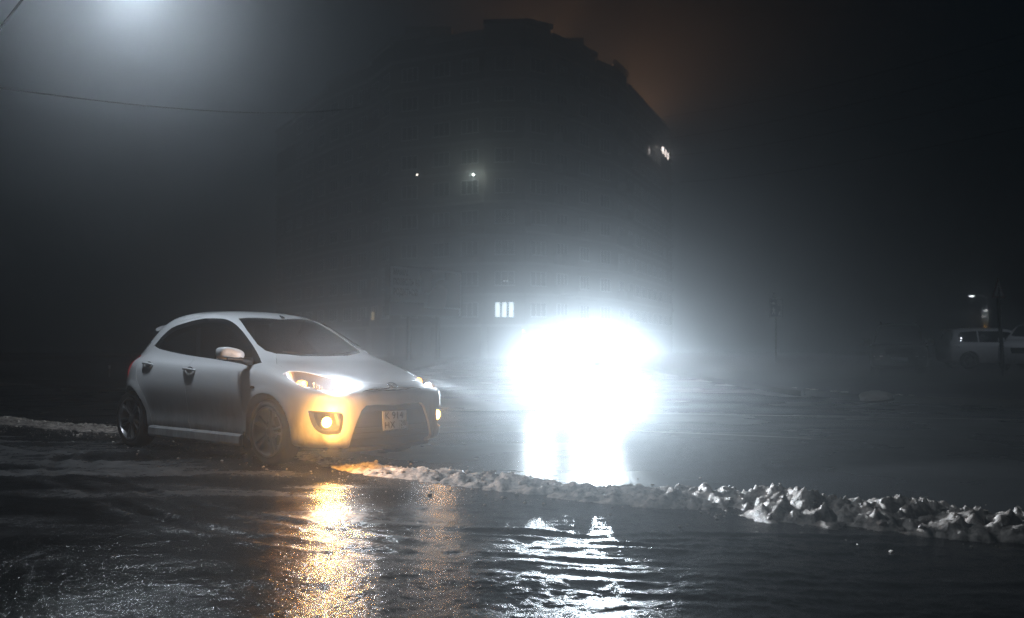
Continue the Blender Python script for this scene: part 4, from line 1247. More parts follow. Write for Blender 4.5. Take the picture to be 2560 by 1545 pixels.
def build_block():
    blk = empty('apartment_block', (0, 100, .24))
    tag(blk, 'tall apartment block with a rounded prow looming dark in the fog', 'building')
    L0 = Vector((0, 100, .24))
    def P(x, y, z): return Vector((x, y, z)) - L0
    nwin = 0
    # wall panels between plan points, each its own part
    back = [(x * .80 - 1.5, y + 16) for x, y in PLAN]
    for i in range(len(PLAN) - 1):
        a, b = PLAN[i], PLAN[i + 1]; t = TOPS[i]
        MB().prism([P(*a, 0), P(*b, 0), P(*back[i + 1], 0), P(*back[i], 0)], (0, 0, 0), (0, 0, t)).build('wall', M_WALL, blk)
        da = Vector((b[0] - a[0], b[1] - a[1], 0)); ln = da.length; da.normalize(); nrm = Vector((da.y, -da.x, 0))
        rot = math.atan2(da.y, da.x)
        # parapet
        c = P((a[0] + b[0]) / 2, (a[1] + b[1]) / 2, t + .1) + nrm * .12
        MB().box(c, (ln + .2, .4, .5), Matrix.Rotation(rot, 3, 'Z')).build('parapet', M_BAND, blk)
        for f in range(NF + 1):
            z = FLOOR0 + f * FH
            c = P((a[0] + b[0]) / 2, (a[1] + b[1]) / 2, z) + nrm * .11
            MB().box(c, (ln + .12, .26, .28), Matrix.Rotation(rot, 3, 'Z')).build('floor_band', M_BAND, blk)
        cols = max(1, int(ln / 3.3))
        if ln < 3: cols = 1
        balcony = i in (3, 8, 11)
        for f in range(NF):
            for k in range(cols):
                if nwin >= 290: break
                u = (k + .5) / cols
                if i in (0, 13) and f > 4: continue
                z = FLOOR0 + f * FH + 1.62
                if balcony and k == 0:
                    c = P(a[0] + da.x * ln * u, a[1] + da.y * ln * u, FLOOR0 + f * FH + .62) + nrm * .55
                    MB().box(c, (min(ln * .8, 2.8), 1.1, 1.0), Matrix.Rotation(rot, 3, 'Z')).build('balcony', M_BALC, blk)
                o = link('window', ME_WIN, M_WFRAME if not ME_WIN.materials else None, blk)
                o.location = P(a[0] + da.x * ln * u, a[1] + da.y * ln * u, z) + nrm * .02
                o.rotation_euler = (0, 0, rot)
                pn = link('pane', ME_PN, M_PANE if not ME_PN.materials else None, o)
                pn.location = (0, -.045, 0)
                nwin += 1
    # stepped lift houses on the roof
    for x0, x1, y0, y1, z0, h in ((-11.5, -6.5, 106, 112, 33, 2.6), (5.5, 8.0, 110, 117, 33, 2.6)):
        MB().box(P((x0 + x1) / 2, (y0 + y1) / 2, z0 + h / 2), (x1 - x0, y1 - y0, h)).build('lift_house', M_WALL, blk)
    # ground floor piers and entrance slab
    for i in range(3, len(PLAN) - 3):
        a = PLAN[i]; MB().box(P(a[0], a[1] - .3, 1.6), (.7, .7, 3.2)).build('pier', M_BAND, blk)
    # the lit three-light window on the second floor, and dimmer ones
    def lit(u, v, Y, w, h, m, nm='lit_window', bars=3):
        p = at_depth(u, v, Y) - L0
        for k in range(bars):
            MB().box(p + Vector(((k - (bars - 1) / 2) * w, 0, 0)), (w * .62, .06, h)).build(nm, m, blk)
    lit(1261, 774, 99.6, .68, 1.42, M_LITWIN)
    lit(932, 790, 108.0, .5, .9, M_LITWARM, bars=1)
    lit(1264, 702, 99.6, .3, .12, mat('tiny_light', (.8, .8, .8), .4, emit=(.9, .95, 1), estr=1.2), bars=2)
    # glazed lit balcony high on the right-hand edge
    p = at_depth(1658, 376, 133.5) - L0
    for k in range(3):
        MB().box(p + Vector((k * .42, .6 * k, -.28 * k)), (.16, .16, .9)).build('lit_balcony_pane', mat('balcony_light', (.8, .7, .65), .4, emit=(1, .86, .8), estr=1.0 if k else 6), blk)
    MB().box(p + Vector((-.1, -.2, .15)), (.24, .24, .34)).build('lit_balcony_pane', mat('balcony_bulb', (1, 1, 1), .4, emit=(1, .92, .86), estr=9), blk)
    return blk
BLOCK = build_block()

def wall_lamp(u, v, Y, power, label, col, r=.085):
    p = at_depth(u, v, Y)
    e = empty('wall_lamp', p)
    tag(e, label, 'lamp', 'small lamps on the apartment block front')
    mb = MB().lathe([(r * math.sin(math.pi * k / 8), -r * math.cos(math.pi * k / 8)) for k in range(9)], 'Z', n=14)
    mb.build('globe', mat('globe_%d' % int(power), (1, 1, 1), .3, emit=col, estr=5 + power * .03), e, 60)
    MB().box((0, .35, .05), (.06, .7, .06)).box((0, .68, .05), (.2, .06, .3)).build('bracket', M_GALV, e)
    if power > 500: point('wall_lamp_light', e, (0, -.3, 0), P_WALL, col, .1)
wall_lamp(1043, 437, 102.6, 120, 'weak lamp high on the block front above the billboard', (1, .9, .78))
wall_lamp(1183, 437, 99.4, 900, 'bright lamp high on the block front with a pale halo', (.88, 1, .88))
wall_lamp(1309, 828, 97.5, 260, 'low lamp by the block entrance, left of the glow centre', (1, .9, .82), .08)
wall_lamp(1377, 828, 98.5, 120, 'low lamp by the block entrance, right of its twin', (1, .95, .9), .07)

# ------------------------------------------------------------------ billboard
def billboard():
    TL = at_depth(974, 661, 59.5); TR = at_depth(1155, 677, 64.5); BL = at_depth(970, 788, 59.5)
    ex = (TR - TL); ex.z = 0; W = ex.length; ex.normalize(); Hh = TL.z - BL.z
    c = Vector(((TL.x + TR.x) / 2, (TL.y + TR.y) / 2, 0)); rz = math.atan2(ex.y, ex.x)
    e = empty('billboard', (c.x, c.y, .24), rz)
    tag(e, 'large roadside billboard with dark lettering above a purple band', 'billboard')
    zc = (TL.z + BL.z) / 2 - .24
    M_BB = mat('billboard_print', (.80, .82, .86), .6, var=.08, vscale=.6)
    M_PUR = mat('billboard_purple', (.10, .045, .10), .6, var=.2, vscale=.6)
    M_NAVY = mat('billboard_navy', (.035, .045, .075), .6)
    M_PALE = mat('billboard_flesh', (.45, .36, .36), .6, var=.25, vscale=.7)
    M_DK = mat('billboard_dark', (.09, .085, .10), .6, var=.4, vscale=.8)
    M_PINK = mat('billboard_pink', (.34, .22, .28), .6)
    MB().box((0, .22, zc), (W, .40, Hh)).build('panel_box', M_GALV, e, bevel=.03)
    MB().box((0, .01, zc), (W - .16, .02, Hh - .16)).build('poster', M_BB, e)
    y = -.006
    MB().box((-W * .27, y, zc - Hh * .355), (W * .44, .008, Hh * .25)).build('purple_band', M_PUR, e)
    MB().box((W * .16, y - .002, zc - Hh * .40), (W * .58, .008, Hh * .15)).build('purple_band', M_PUR, e)
    # picture: dark hair, pale face and shoulder
    def blob(cx, cz, rx, rz_, m, yy, nm):
        MB().prism([(cx + rx * math.cos(2 * math.pi * k / 26), 0, cz + rz_ * math.sin(2 * math.pi * k / 26)) for k in range(26)], (0, yy, 0), (0, yy + .006, 0)).build(nm, m, e)
    MB().box((W * .36, y - .001, zc + Hh * .06), (W * .22, .008, Hh * .72)).build('picture', M_DK, e)
    def patch_(pts, m, yy):
        MB().prism([(W * a_, 0, zc + Hh * b_) for a_, b_ in smooth_path(pts, 4)[:-1]], (0, yy, 0), (0, yy + .006, 0)).build('picture', m, e)
    patch_([(-.10, .44), (.0, .46), (.06, .44), (.065, .2), (.06, .03), (-.02, -.01), (-.08, .02), (-.06, .18), (-.10, .32), (-.10, .44)], M_DK, y - .012)
    patch_([(.00, -.30), (.02, -.10), (.07, .05), (.14, .14), (.24, .16), (.28, .06), (.27, -.12), (.24, -.30), (.12, -.34), (.00, -.30)], M_PALE, y - .020)
    patch_([(.10, .16), (.14, .24), (.22, .27), (.28, .20), (.27, .10), (.22, .15), (.15, .12), (.10, .16)], M_DK, y - .028)
    for txt, sz, fx, fz, m in (('МАМА!', .40, -.455, .36, M_NAVY), ('ПОЗВОЛЬ МНЕ', .40, -.455, .165, M_NAVY), ('РОДИТЬСЯ!', .40, -.455, -.035, M_NAVY)):
        me = text_mesh(txt, sz, .004, 1.0, 'LEFT', .012); o = link('lettering', me, m, e)
        o.rotation_euler = (R(90), 0, 0); o.location = (W * fx, y - .012, zc + Hh * fz); o.scale = (.9, 1.25, 1)
    for x in (-W * .2, W * .2):
        MB().tube([(x, .3, 0), (x, .3, zc - Hh / 2 + .1)], .14, 10).build('post', M_GALV, e, 40)
    return e
billboard()

# ------------------------------------------------------------------ other vehicles
def simple_car(name, label, keys, loc, yaw, paint, hubs, hz_, arch, win_side, ws_top, track, whl=1.0, group=None, glass=None, extra=None, wheels=True):
    e = empty(name, loc, yaw); tag(e, label, 'car', group)
    O = loft_body(keys, 70, seg=(2, 2, 2, 4, 4, 4, 4, 4, 3, 3), arches=[(h, hz_, arch) for h in hubs], flare=.015)
    O5 = inset_mesh(O, .006)
    body = O
    for h in hubs:
        for s in (-1, 1):
            y0, y1 = sorted((s * .55, s * 1.3)); body = boolop(body, cyl_y((h, hz_), arch, y0, y1, 32), 'DIFFERENCE')
    skin = boolop(O5, inset_mesh(O, .03), 'DIFFERENCE')
    for nm, cut in [('windshield', prism_top(ws_top, .8, 2.3))] + [('side_window', prism_side(w, -1.3, -.35)) for w in win_side]:
        pane = boolop(skin, cut, 'INTERSECT')
        shell = boolop(cut, inset_mesh(O, .035), 'DIFFERENCE')     # shallow rebate for the pane
        body = boolop(body, shell, 'DIFFERENCE')
        link(nm, pane, glass or M_GLASSBLACK, e, 40)
        if nm == 'side_window':
            body = boolop(body, mirror_y(shell), 'DIFFERENCE')
            link(nm, mirror_y(pane), glass or M_GLASSBLACK, e, 40)
    link('body', body, paint, e, 32)
    bm = bmesh.new(); bm.from_mesh(O); bvh = BVHTree.FromBMesh(bm); bm.free()
    for h in hubs:
        for s in (-1, 1): add_wheel(e, h, s * track, hz_, s, scale=whl, spin=.3)
    def on(p):
        q, n, _, _ = bvh.find_nearest(Vector(p)); return q, n
    def patch(nm, pts, m, off=.004, th=.01, par=None, both=True):
        P_ = [on(p) for p in pts]; n = sum((b for a, b in P_), Vector()).normalized()
        me_ = MB().prism([a + n * off for a, b in P_], -n * th, n * .002).mesh()
        link(nm, me_, m, par or e, None)
        if both: link(nm, mirror_y(me_), m, par or e, None)
    if extra: extra(e, patch, on)
    return e
M_GLASSBLACK = mat('opaque_dark_glass', (.004, .005, .006), .06, coat=1)
M_LAMPCLEAR = mat('unlit_lamp', (.30, .31, .33), .08, metal=.6, coat=1)
M_LAMPDARK = mat('unlit_lamp_dark', (.03, .03, .035), .1, metal=.2, coat=1)

def scale_keys(K, sx=1.0, sy=1.0, sz=1.0, dz=0.0): return [(k[0] * sx, *(v * sz + dz if j in (0, 1, 3, 4, 6) else v * sy for j, v in enumerate(k[1:]))) for k in K]
SUV = [
 (.82, .95, .50, .70, .75, .90, .62, .93, .45, .66, .69), (.80, 1.02, .42, .80, .76, .97, .70, 1.00, .50, .75, .79), (.74, 1.07, .38, .86, .78, 1.02, .76, 1.05, .55, .82, .85),
 (.55, 1.11, .36, .90, .80, 1.06, .80, 1.09, .58, .86, .89), (.20, 1.15, .36, .92, .82, 1.10, .82, 1.13, .60, .88, .91), (-.30, 1.19, .36, .92, .82, 1.13, .83, 1.17, .66, .88, .91),
 (-.50, 1.30, .36, .92, .82, 1.15, .83, 1.24, .76, .88, .91), (-.80, 1.58, .36, .92, .82, 1.16, .83, 1.50, .72, .88, .91), (-1.05, 1.80, .36, .92, .82, 1.17, .83, 1.72, .68, .88, .91),
 (-1.4, 1.87, .36, .92, .82, 1.18, .83, 1.80, .66, .88, .91), (-2.4, 1.89, .36, .92, .82, 1.19, .83, 1.82, .66, .88, .91), (-3.2, 1.86, .38, .91, .82, 1.19, .82, 1.79, .65, .87, .90),
 (-3.55, 1.80, .42, .89, .82, 1.19, .81, 1.70, .64, .84, .87), (-3.68, 1.40, .48, .86, .80, 1.15, .78, 1.30, .62, .80, .84), (-3.74, 1.05, .55, .78, .78, .98, .70, 1.03, .55, .72, .76)]
SUVW = [[(-.62, 1.17), (-.95, 1.50), (-1.15, 1.68), (-1.60, 1.72), (-1.60, 1.18)], [(-1.68, 1.18), (-1.68, 1.72), (-2.45, 1.72), (-2.45, 1.19)], [(-2.53, 1.19), (-2.53, 1.72), (-3.35, 1.66), (-3.42, 1.20)]]
SUVT = [(-.40, 0), (-.46, -.55), (-.52, -.70), (-.80, -.66), (-1.02, -.60), (-1.04, 0), (-1.02, .60), (-.80, .66), (-.52, .70), (-.46, .55)]
def suv_extra(e, patch, on):
    patch('headlamp', [(.8, -.50, 1.0), (.75, -.80, 1.0), (.70, -.85, .90), (.78, -.78, .80), (.82, -.52, .80)], M_LAMPCLEAR)
    patch('lamp_strip', [(.8, -.50, .745), (.78, -.78, .745), (.78, -.78, .715), (.8, -.50, .715)], M_CHROME)
    patch('fog_lamp', [(.82, -.58, .66), (.82, -.74, .66), (.82, -.74, .60), (.82, -.58, .60)], M_LAMPCLEAR)
    patch('grille', [(.85, -.44, .98), (.85, .44, .98), (.85, .40, .78), (.85, -.40, .78)], M_LAMPDARK, both=False)
    MB().box((.86, 0, .63), (.012, .52, .112)).build('number_plate', M_PLATE, e)
    for s in (-1, 1):
        m = MB().box((-.62, s * 1.03, 1.20), (.14, .22, .20)).box((-.60, s * .90, 1.16), (.05, .12, .05)).build('door_mirror', mat('mirror_grey', (.10, .10, .105), .4), e, bevel=.02)
    MB().box((-.60, 0, 1.06), (1.0, 1.86, .03)).build('beltline_moulding', M_BLACK, e)
    for s in (-1, 1): MB().tube([(-1.4, s * .58, 1.87), (-1.5, s * .58, 1.92), (-3.0, s * .58, 1.93), (-3.1, s * .58, 1.87)], .018, 8).build('roof_rail', M_GALV, e, 50)
p = at_depth(2250, 900, 33.0)
simple_car('suv_car', 'dark tall off-road car facing the road, barely visible in the gloom', SUV, (p.x + .2, 33.6, .03), R(-111), M_DARKPAINT, (0, -2.70), .37, .44, SUVW, SUVT, .78, 1.22, extra=suv_extra)

WAG = [
 (.80, .72, .40, .40, .55, .69, .36, .71, .30, .36, .39), (.78, .78, .30, .58, .56, .74, .50, .77, .40, .54, .57), (.70, .84, .22, .72, .57, .79, .62, .83, .46, .68, .71),
 (.40, .93, .20, .83, .60, .86, .74, .92, .56, .80, .82), (.0, 1.00, .20, .86, .62, .92, .78, .98, .62, .82, .84), (-.25, 1.12, .20, .86, .63, .94, .78, 1.05, .70, .82, .84),
 (-.6, 1.31, .20, .86, .64, .95, .78, 1.23, .66, .82, .84), (-1.0, 1.49, .20, .86, .65, .96, .78, 1.40, .62, .82, .84), (-1.5, 1.56, .20, .86, .66, .97, .78, 1.47, .60, .82, .84),
 (-2.2, 1.57, .20, .86, .66, .98, .77, 1.48, .59, .82, .84), (-2.85, 1.53, .20, .855, .66, 1.00, .76, 1.43, .58, .82, .84), (-3.12, 1.47, .22, .83, .66, 1.01, .73, 1.36, .56, .79, .81),
 (-3.25, 1.28, .25, .80, .66, .99, .69, 1.17, .55, .75, .78), (-3.36, 1.02, .30, .74, .64, .93, .64, 1.0, .52, .69, .72), (-3.42, .85, .38, .64, .62, .80, .55, .84, .45, .60, .62)]
WAGW = [[(-.36, .99), (-.75, 1.20), (-1.05, 1.36), (-1.45, 1.42), (-1.45, 1.0)], [(-1.50, 1.0), (-1.50, 1.42), (-2.30, 1.43), (-2.30, 1.01)], [(-2.36, 1.01), (-2.36, 1.43), (-2.95, 1.39), (-3.03, 1.30), (-3.05, 1.08), (-2.98, 1.03)]]
WAGT = [(-.14, 0), (-.20, -.45), (-.30, -.62), (-.60, -.60), (-.98, -.54), (-1.0, 0), (-.98, .54), (-.60, .60), (-.30, .62), (-.20, .45)]
def wag_extra(e, patch, on):
    patch('tail_lamp', [(-3.04, -.82, .98), (-3.20, -.80, .99), (-3.30, -.72, .92), (-3.32, -.72, .80), (-3.16, -.82, .84)], M_LAMPDARK)
    patch('tail_lamp_lens', [(-3.06, -.84, .84), (-3.12, -.84, .85), (-3.12, -.84, .79), (-3.06, -.84, .79)], M_CHROME)
    patch('headlamp', [(.30, -.83, .86), (.62, -.70, .84), (.72, -.58, .78), (.66, -.70, .70), (.40, -.83, .74)], M_LAMPDARK)
    rwp = [on((-3.24, y, z))[0] for y, z in ((-.52, 1.36), (.52, 1.36), (.60, 1.06), (-.60, 1.06))]
    MB().prism(rwp, (-.02, 0, .006), (-.008, 0, .004)).build('rear_window', M_GLASSBLACK, e)
    MB().box((-3.18, 0, 1.49), (.22, 1.06, .03)).build('roof_spoiler', M_WHITE2, e, bevel=.008)
    MB().tube([(-1.5, -.5, 1.56), (-1.42, -.5, 1.80)], [.01, .005], 6).build('aerial', M_BLACK, e)
# wagon seen from its side, rear end to the left
p = at_depth(2414, 900, 37.5)
simple_car('wagon_car', 'white estate car seen side-on behind the warning sign post', WAG, (p.x + 2.95, 38.3, .24), R(-3), M_WHITE2, (0, -2.72), .31, .365, WAGW, WAGT, .74, 1.04, group='white cars parked across the road', extra=wag_extra)
def cross_extra(e, patch, on):
    patch('headlamp', [(.22, -.83, .98), (.55, -.76, .93), (.74, -.56, .86), (.72, -.60, .78), (.45, -.80, .80), (.28, -.84, .88)], M_LAMPDARK)
    patch('fog_lamp', [(.70, -.66, .56), (.60, -.74, .56), (.60, -.74, .51), (.70, -.66, .51)], M_BLACK)
    patch('grille', [(.85, -.35, .80), (.85, .35, .80), (.85, .30, .60), (.85, -.30, .60)], M_LAMPDARK, both=False)
    for s in (-1, 1): MB().box((-.36, s * .96, 1.10), (.12, .20, .13)).build('door_mirror', M_WHITE2, e, bevel=.02)
p = at_depth(2512, 868, 34.5)
simple_car('crossover_car', 'white crossover whose nose enters at the right edge of the picture', scale_keys(WAG, 1.0, 1.03, 1.10, .02), (p.x + 1.25, 35.4, .24), R(-132), M_WHITE2, (0, -2.66), .34, .40, [[(x, z * 1.10 + .02) for x, z in w] for w in WAGW], WAGT, .76, 1.14, group='white cars parked across the road', extra=cross_extra)

# the car whose headlights fill the fog
ONX, ONY = 1.18, 21.0
def on_extra(e, patch, on):
    for s in (-1, 1):
        c = Vector((.66, s * .60, .70))
        hl = MB().lathe([(.001, .0), (.06, .0), (.085, .03), (.09, .05)], 'X', c=c, n=20).build('headlamp', M_REFL, e, 40)
        MB().lathe([(.001, .055), (.05, .052), (.08, .04)], 'X', c=c, n=20).build('lens', mat('oncoming_lens', (1, 1, 1), .3, emit=(.86, .93, 1), estr=15), hl, 60)
        if s > 0: spot('headlight_light', e, c + Vector((.13, 0, 0)), ON_DIR, P_ON, (.79, .91, 1.0), R(ON_SIZE), ON_BLEND, ON_SQ, .07)
        spot('headlight_spill', e, c + Vector((.14, 0, 0)), (1, 0, SPILL_UP), P_ONSPILL, (.79, .91, 1.0), R(SPILL_SIZE), 1.0, 1.0, .07)
    patch('grille', [(.85, -.38, .70), (.85, .38, .70), (.85, .34, .52), (.85, -.34, .52)], M_BLACK, both=False)
    MB().box((.80, 0, .40), (.012, .52, .112)).build('number_plate', M_PLATE, e)
dirc = math.atan2(-ONY, -.1 - ONX)
simple_car('oncoming_car', 'oncoming car lost behind the glare of its two headlights', WAG, (ONX - .7 * math.cos(dirc), ONY - .7 * math.sin(dirc), -.03), dirc, mat('oncoming_paint', (.05, .055, .06), .35, coat=1), (0, -2.66), .31, .365, WAGW, WAGT, .74, 1.04, extra=on_extra)

# ------------------------------------------------------------------ signs
def zone_sign():
    p = at_depth(1940, 770, 54); e = empty('road_sign', (p.x, p.y, .24), R(4))
    tag(e, 'blue rectangular residential zone sign with white figures on a post', 'sign')
    zc = p.z - .24; W, H_ = .70, 1.04
    blue = mat('sign_blue', (.02, .06, .16), .4); wht = mat('sign_white', (.62, .63, .65), .4)
    MB().box((0, 0, zc), (W, .02, H_)).build('plate', blue, e)
    f = MB()
    for c, s_ in (((0, -.013, H_ / 2 - .025), (W, .004, .022)), ((0, -.013, -H_ / 2 + .025), (W, .004, .022)), ((-W / 2 + .025, -.013, 0), (.022, .004, H_ - .1)), ((W / 2 - .025, -.013, 0), (.022, .004, H_ - .1))): f.box((c[0], c[1], zc + c[2]), s_)
    f.build('border', wht, e)
    def fig(lines, nm):
        m = MB()
        for (x0, z0), (x1, z1), w in lines:
            d = Vector((x1 - x0, 0, z1 - z0)); n = Vector((-d.z, 0, d.x)).normalized() * w / 2
            a, b = Vector((x0, -.012, zc + z0)), Vector((x1, -.012, zc + z1))
            m.prism([a - n, a + n, b + n, b - n], (0, 0, 0), (0, -.004, 0))
        m.build(nm, wht, e)
    fig([((-.145, .02), (-.145, .06), .05), ((-.16, .0), (-.12, -.14), .075), ((-.12, -.13), (-.06, -.34), .05), ((-.14, -.13), (-.22, -.36), .05), ((-.16, -.02), (-.23, -.12), .03), ((-.13, -.03), (-.05, -.12), .03)], 'walking_figure')
    fig([((.20, -.20), (.20, -.17), .04), ((.20, -.22), (.18, -.32), .06), ((.18, -.31), (.13, -.44), .04), ((.19, -.31), (.27, -.40), .04), ((.20, -.23), (.13, -.30), .025), ((.05, -.44), (.08, -.44), .03)], 'child_figure')
    fig([((-.24, .24), (-.05, .24), .06), ((-.20, .29), (-.09, .29), .05), ((-.22, .20), (-.18, .20), .04), ((-.11, .20), (-.07, .20), .04)], 'car_symbol')
    fig([((.10 + .075 * a, .20 + .085 * b), (.10 + .075 * a, .25 + .085 * b), .045) for a in range(3) for b in range(3)] + [((.08, .14), (.30, .14), .015)], 'house_symbol')
    MB().tube([(0, .05, 0), (0, .05, zc + .75)], .035, 10).build('post', M_GALV, e, 40)
    MB().box((-.1, .02, zc + .72), (.18, .02, .22)).build('small_plate', M_GALV, e)
zone_sign()
def warn_sign():
    p = at_depth(2509, 935, 30.0); top = at_depth(2494, 748, 30.0)
    e = empty('warning_sign', (p.x, p.y, .20))
    tag(e, 'triangular warning sign turned aside on a dark leaning post', 'sign')
    lean = Vector((top.x - p.x, 0, 0))
    z1 = top.z - .20
    t1 = Vector((lean.x, 0, z1))
    MB().tube([(0, 0, -.05), t1 + Vector((0, 0, .50))], .055, 12).build('post', mat('dark_post', (.03, .03, .032), .6, metal=.3), e, 40)
    rot = Matrix.Rotation(R(35), 3, 'Z')
    def tri(r, y): return [t1 + rot @ Vector((r * .866 * a, y, .24 + r * b)) + Vector((0, -.06, 0)) for a, b in ((-1, -.5), (1, -.5), (0, 1))]
    MB().prism(tri(.40, 0), (0, 0, 0), rot @ Vector((0, .02, 0))).build('plate', mat('sign_red', (.16, .02, .02), .4), e)
    MB().prism(tri(.30, -.004), (0, 0, 0), rot @ Vector((0, -.004, 0))).build('panel', mat('sign_field', (.42, .42, .43), .4), e)
    m = MB()
    for (x0, z0), (x1, z1_), w in (((0, .22), (0, .36), .05), ((0, .22), (-.07, .10), .035), ((0, .22), (.07, .10), .035), ((0, .32), (.07, .24), .025), ((0, .40), (0, .43), .05)):
        a = rot @ Vector((x0, -.010, z0)); b = rot @ Vector((x1, -.010, z1_)); d = (b - a).normalized(); n = d.cross(rot @ Vector((0, 1, 0))).normalized() * w / 2
        a += t1 + Vector((0, -.06, 0)); b += t1 + Vector((0, -.06, 0))
        m.prism([a - n, a + n, b + n, b - n], (0, 0, 0), rot @ Vector((0, -.004, 0)))
    m.build('symbol', M_BLACK, e)
warn_sign()

# ------------------------------------------------------------------ street lamps
ME_HEADC = {}
def street_lamp(loc, h, arm, rz, label, power, col, group='street lamps', estr=8, spotdeg=150, blend=.8, scale=1.0, aim=(0, 0, -1)):
    """pole at loc; the arm reaches along local +x, lamp head at its end"""
    e = empty('street_lamp', loc, rz); tag(e, label, 'street lamp', group)
    MB().tube([(0, 0, 0), (0, 0, h * .5), (0, 0, h - .4)], [.11, .085, .06], 12).build('pole', M_GALV, e, 50)
    MB().tube([(0, 0, h - .45), (arm * .2, 0, h - .05), (arm * .6, 0, h + .12), (arm, 0, h + .15)], [.05, .042, .036, .032], 10).build('arm', M_GALV, e, 50)
    hd = MB().lathe([(.02, -.34), (.07, -.30), (.13, -.12), (.15, .08), (.11, .28), (.03, .34)], 'X', c=(0, 0, 0), n=18)
    me = hd.mesh()
    for v in me.vertices: v.co.z *= .55
    o = link('lamp_head', me, M_GALV, e, 50); o.location = (arm + .25, 0, h + .17); o.scale = (scale,) * 3
    ln = MB().lathe([(.001, -.075), (.08, -.062), (.125, -.015), (.13, 0)], 'Z', n=20)
    c = ln.build('lamp_glass', mat('street_glass_%d_%d' % (int(col[2] * 100), int(estr)), (1, 1, 1), .3, emit=col, estr=estr), o, 60)
    c.scale = (1.6, .9, 1); c.location = (0, 0, -.05)
    if power:
        spot('street_light', e, (arm + .25, 0, h + .02 - .08 * scale), aim, power, col, R(spotdeg), blend, 1.0, .14)
    return e
# the lamp glowing just above the frame, over the hatchback
tip = at_depth(322, -66, 9.0)
street_lamp((tip.x - 2.05, tip.y + .1, -.03), tip.z - .02, 1.8, 0, 'street lamp just above the frame whose glow fills the top left fog', P_STREET, (.80, .90, 1.0), spotdeg=STREET_SIZE, blend=STREET_BLEND)
for (u, v, Y, pw, es, colr, lab) in ((2430, 739, 135, 0, 16, (.85, .93, 1), 'nearest and brightest of the small far street lamps above the estate car'), (2464, 775, 187, 0, 22, (.85, .93, 1), 'second far street lamp, lower and right of the brightest'), (2459, 790, 224, 0, 32, (.9, .95, 1), 'third far street lamp, just below the second')):
    p = at_depth(u, v, Y)
    street_lamp((p.x + 2.2, p.y, 0), p.z - .1, 2.0, math.pi, lab, pw, colr, estr=es, spotdeg=120, blend=.5, scale=1.9, group='far street lamps', aim=(-.35, 0, -1))
p = at_depth(2463, 816, 300)
street_lamp((p.x + 2.2, p.y, 0), p.z - .1, 2.0, math.pi, 'faint orange lamp lowest in the far row', 0, (1, .35, .06), estr=70, scale=1.6, group='far street lamps')
# unseen lamp added right of the frame to account for the lit parked cars
street_lamp((20.6, 31.0, .20), 6.6, 2.0, math.pi, 'unseen street lamp added past the right edge to light the white parked cars', P_CARS, (.80, .88, 1.0), spotdeg=130, blend=.5, aim=(.1, -.55, -1))
# unseen sodium masts added behind the block to make the brown sky glow
for k, (x, y, h, lab) in enumerate(((18.5, 152, 32.4, 'unseen sodium mast added for the brown glow, behind the right flank of the block'), (3.5, 124, 33.2, 'unseen sodium mast added for the brown glow, behind the middle of the block'))):
    sl = street_lamp((x + 2, y, 0), h, 2.0, math.pi, lab, 0, (1, .50, .18), estr=4, group='unseen sodium masts added behind the block')
    point('added_sodium_light', sl, (2.6, 0, h + 1.2), P_SOD * (1, .55)[k], (1, .46, .20), .5)

# ------------------------------------------------------------------ overhead wires
def wire(p0, p1, sag, label, r=.014):
    P_ = []
    for k in range(25):
        t = k / 24; q = p0.lerp(p1, t); q.z -= sag * 4 * t * (1 - t); P_.append(q)
    o = MB().tube(P_, r, 6).build('overhead_wire', mat('wire_black', (.008, .008, .009), .6), None, 60)
    tag(o, label, 'wire', 'overhead wires')
wire(at_depth(-260, 180, 22), at_depth(900, 268, 60), .6, 'single cable sagging across the glow at upper left', .020)
wire(at_depth(-120, 200, 12), at_depth(130, -110, 13), .1, 'short steep cable in the top left corner', .016)
for k, (a, b, lab) in enumerate((((1660, 292), (2800, 10), 'topmost of the faint wires right of the block'), ((1660, 347), (2800, 80), 'second faint wire right of the block'), ((1670, 390), (2800, 165), 'third faint wire right of the block'), ((1700, 455), (2800, 262), 'lowest faint wire right of the block'))):
    wire(at_depth(*a, 110), at_depth(*b, 60), .8, lab, .022)

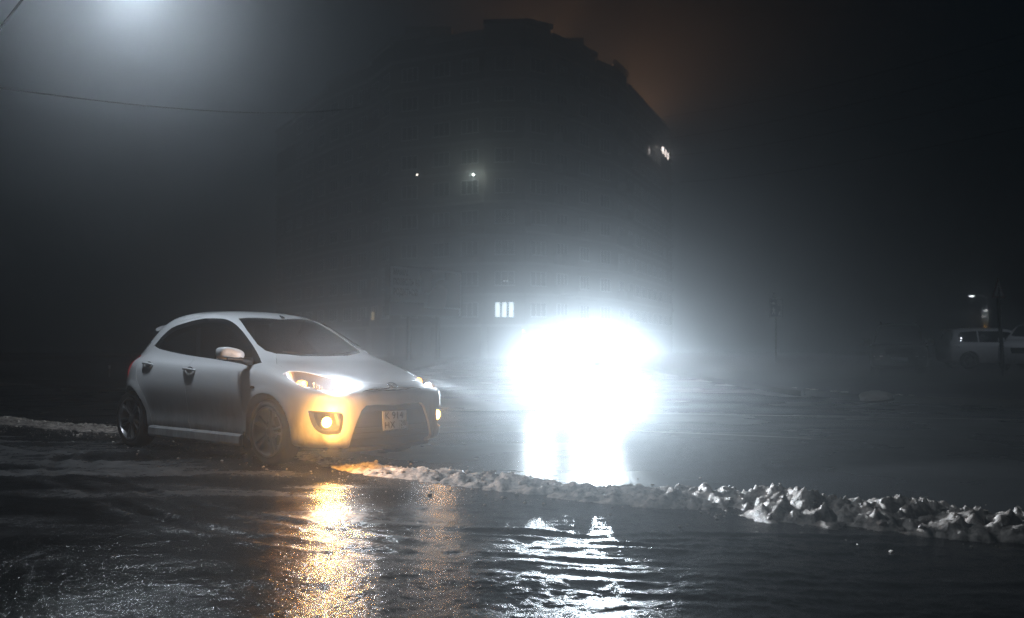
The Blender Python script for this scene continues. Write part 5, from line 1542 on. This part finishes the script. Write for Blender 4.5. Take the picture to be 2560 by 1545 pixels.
# ------------------------------------------------------------------ boulder, snow scraps and a post on the verge
def boulder(u, v, Y, sx, sy, sz, name, label, cat, m, seed, base):
    bm = bmesh.new(); bmesh.ops.create_icosphere(bm, subdivisions=4, radius=1)
    co = np.array([v_.co[:] for v_ in bm.verts])
    k = 1 + .28 * fbm(co[:, 0] * 1.3 + seed, co[:, 1] * 1.3 + co[:, 2] * 1.7, 3, seed) + .10 * fbm(co[:, 0] * 5, co[:, 1] * 5 + co[:, 2] * 4, 2, seed + 3)
    for v_, kk, c in zip(bm.verts, k, co):
        v_.co = Vector((c[0] * sx * kk, c[1] * sy * kk, max(c[2], -.45) * sz * kk))
    me = bpy.data.meshes.new('b'); bm.to_mesh(me); bm.free()
    o = link(name, me, m, None, 60); p = at_depth(u, v, Y); o.location = (p.x, p.y, base + .4 * sz)
    tag(o, label, cat)
boulder(2190, 980, 17.8, .27, .20, .12, 'boulder', 'pale boulder lying on the dark verge below the off-road car', 'rock', mat('boulder_stone', (.34, .32, .29), .8, var=.35, vscale=4, bump=.6, bscale=20), 4, .11)
mb = MB()
for k in range(40):
    t = rng.random(); x = 4.6 + t * 3.4 + rng.gauss(0, .1); y = np.interp(x, [q[0] for q in road_far], [q[1] for q in road_far]) + .25 + abs(rng.gauss(0, .22))
    vs, fs = rng.choice(clods); r = rng.uniform(.02, .07)
    mb.add([(x + r * 1.8 * v.x, y + r * 1.5 * v.y, .115 + r * .35 * v.z) for v in vs], fs)
tag(mb.build('snow_scraps', M_SNOW), 'scraps of old snow along the far kerb below the boulder', 'snow', kind='stuff')
p = at_depth(274, 932, 29.5)
e = empty('marker_post', (p.x, p.y, .10)); tag(e, 'thin pale marker post across the road behind the hatchback', 'post')
MB().tube([(0, 0, 0), (0, 0, .46)], .022, 8).build('shaft', M_BAND, e, 50); MB().box((0, -.02, .38), (.05, .02, .10)).build('reflector', M_PLATE, e)

# ------------------------------------------------------------------ the fog itself
hz_me = MB().box((0, 190, 22), (560, 460, 47)).mesh()
mh = bpy.data.materials.new('fog'); mh.use_nodes = True
N, L = nodes_of(mh); N.clear()
out = N.new('ShaderNodeOutputMaterial'); pv = N.new('ShaderNodeVolumePrincipled')
pv.inputs['Color'].default_value = (.90, .95, 1.0, 1); pv.inputs['Density'].default_value = FOG_D; pv.inputs['Anisotropy'].default_value = FOG_G
L.new(pv.outputs['Volume'], out.inputs['Volume'])
mh.cycles.volume_sampling = 'EQUIANGULAR'
mh.cycles.homogeneous_volume = True
tag(link('haze', hz_me, mh), 'even night fog filling the whole street', 'fog', kind='stuff')
build_white_car()
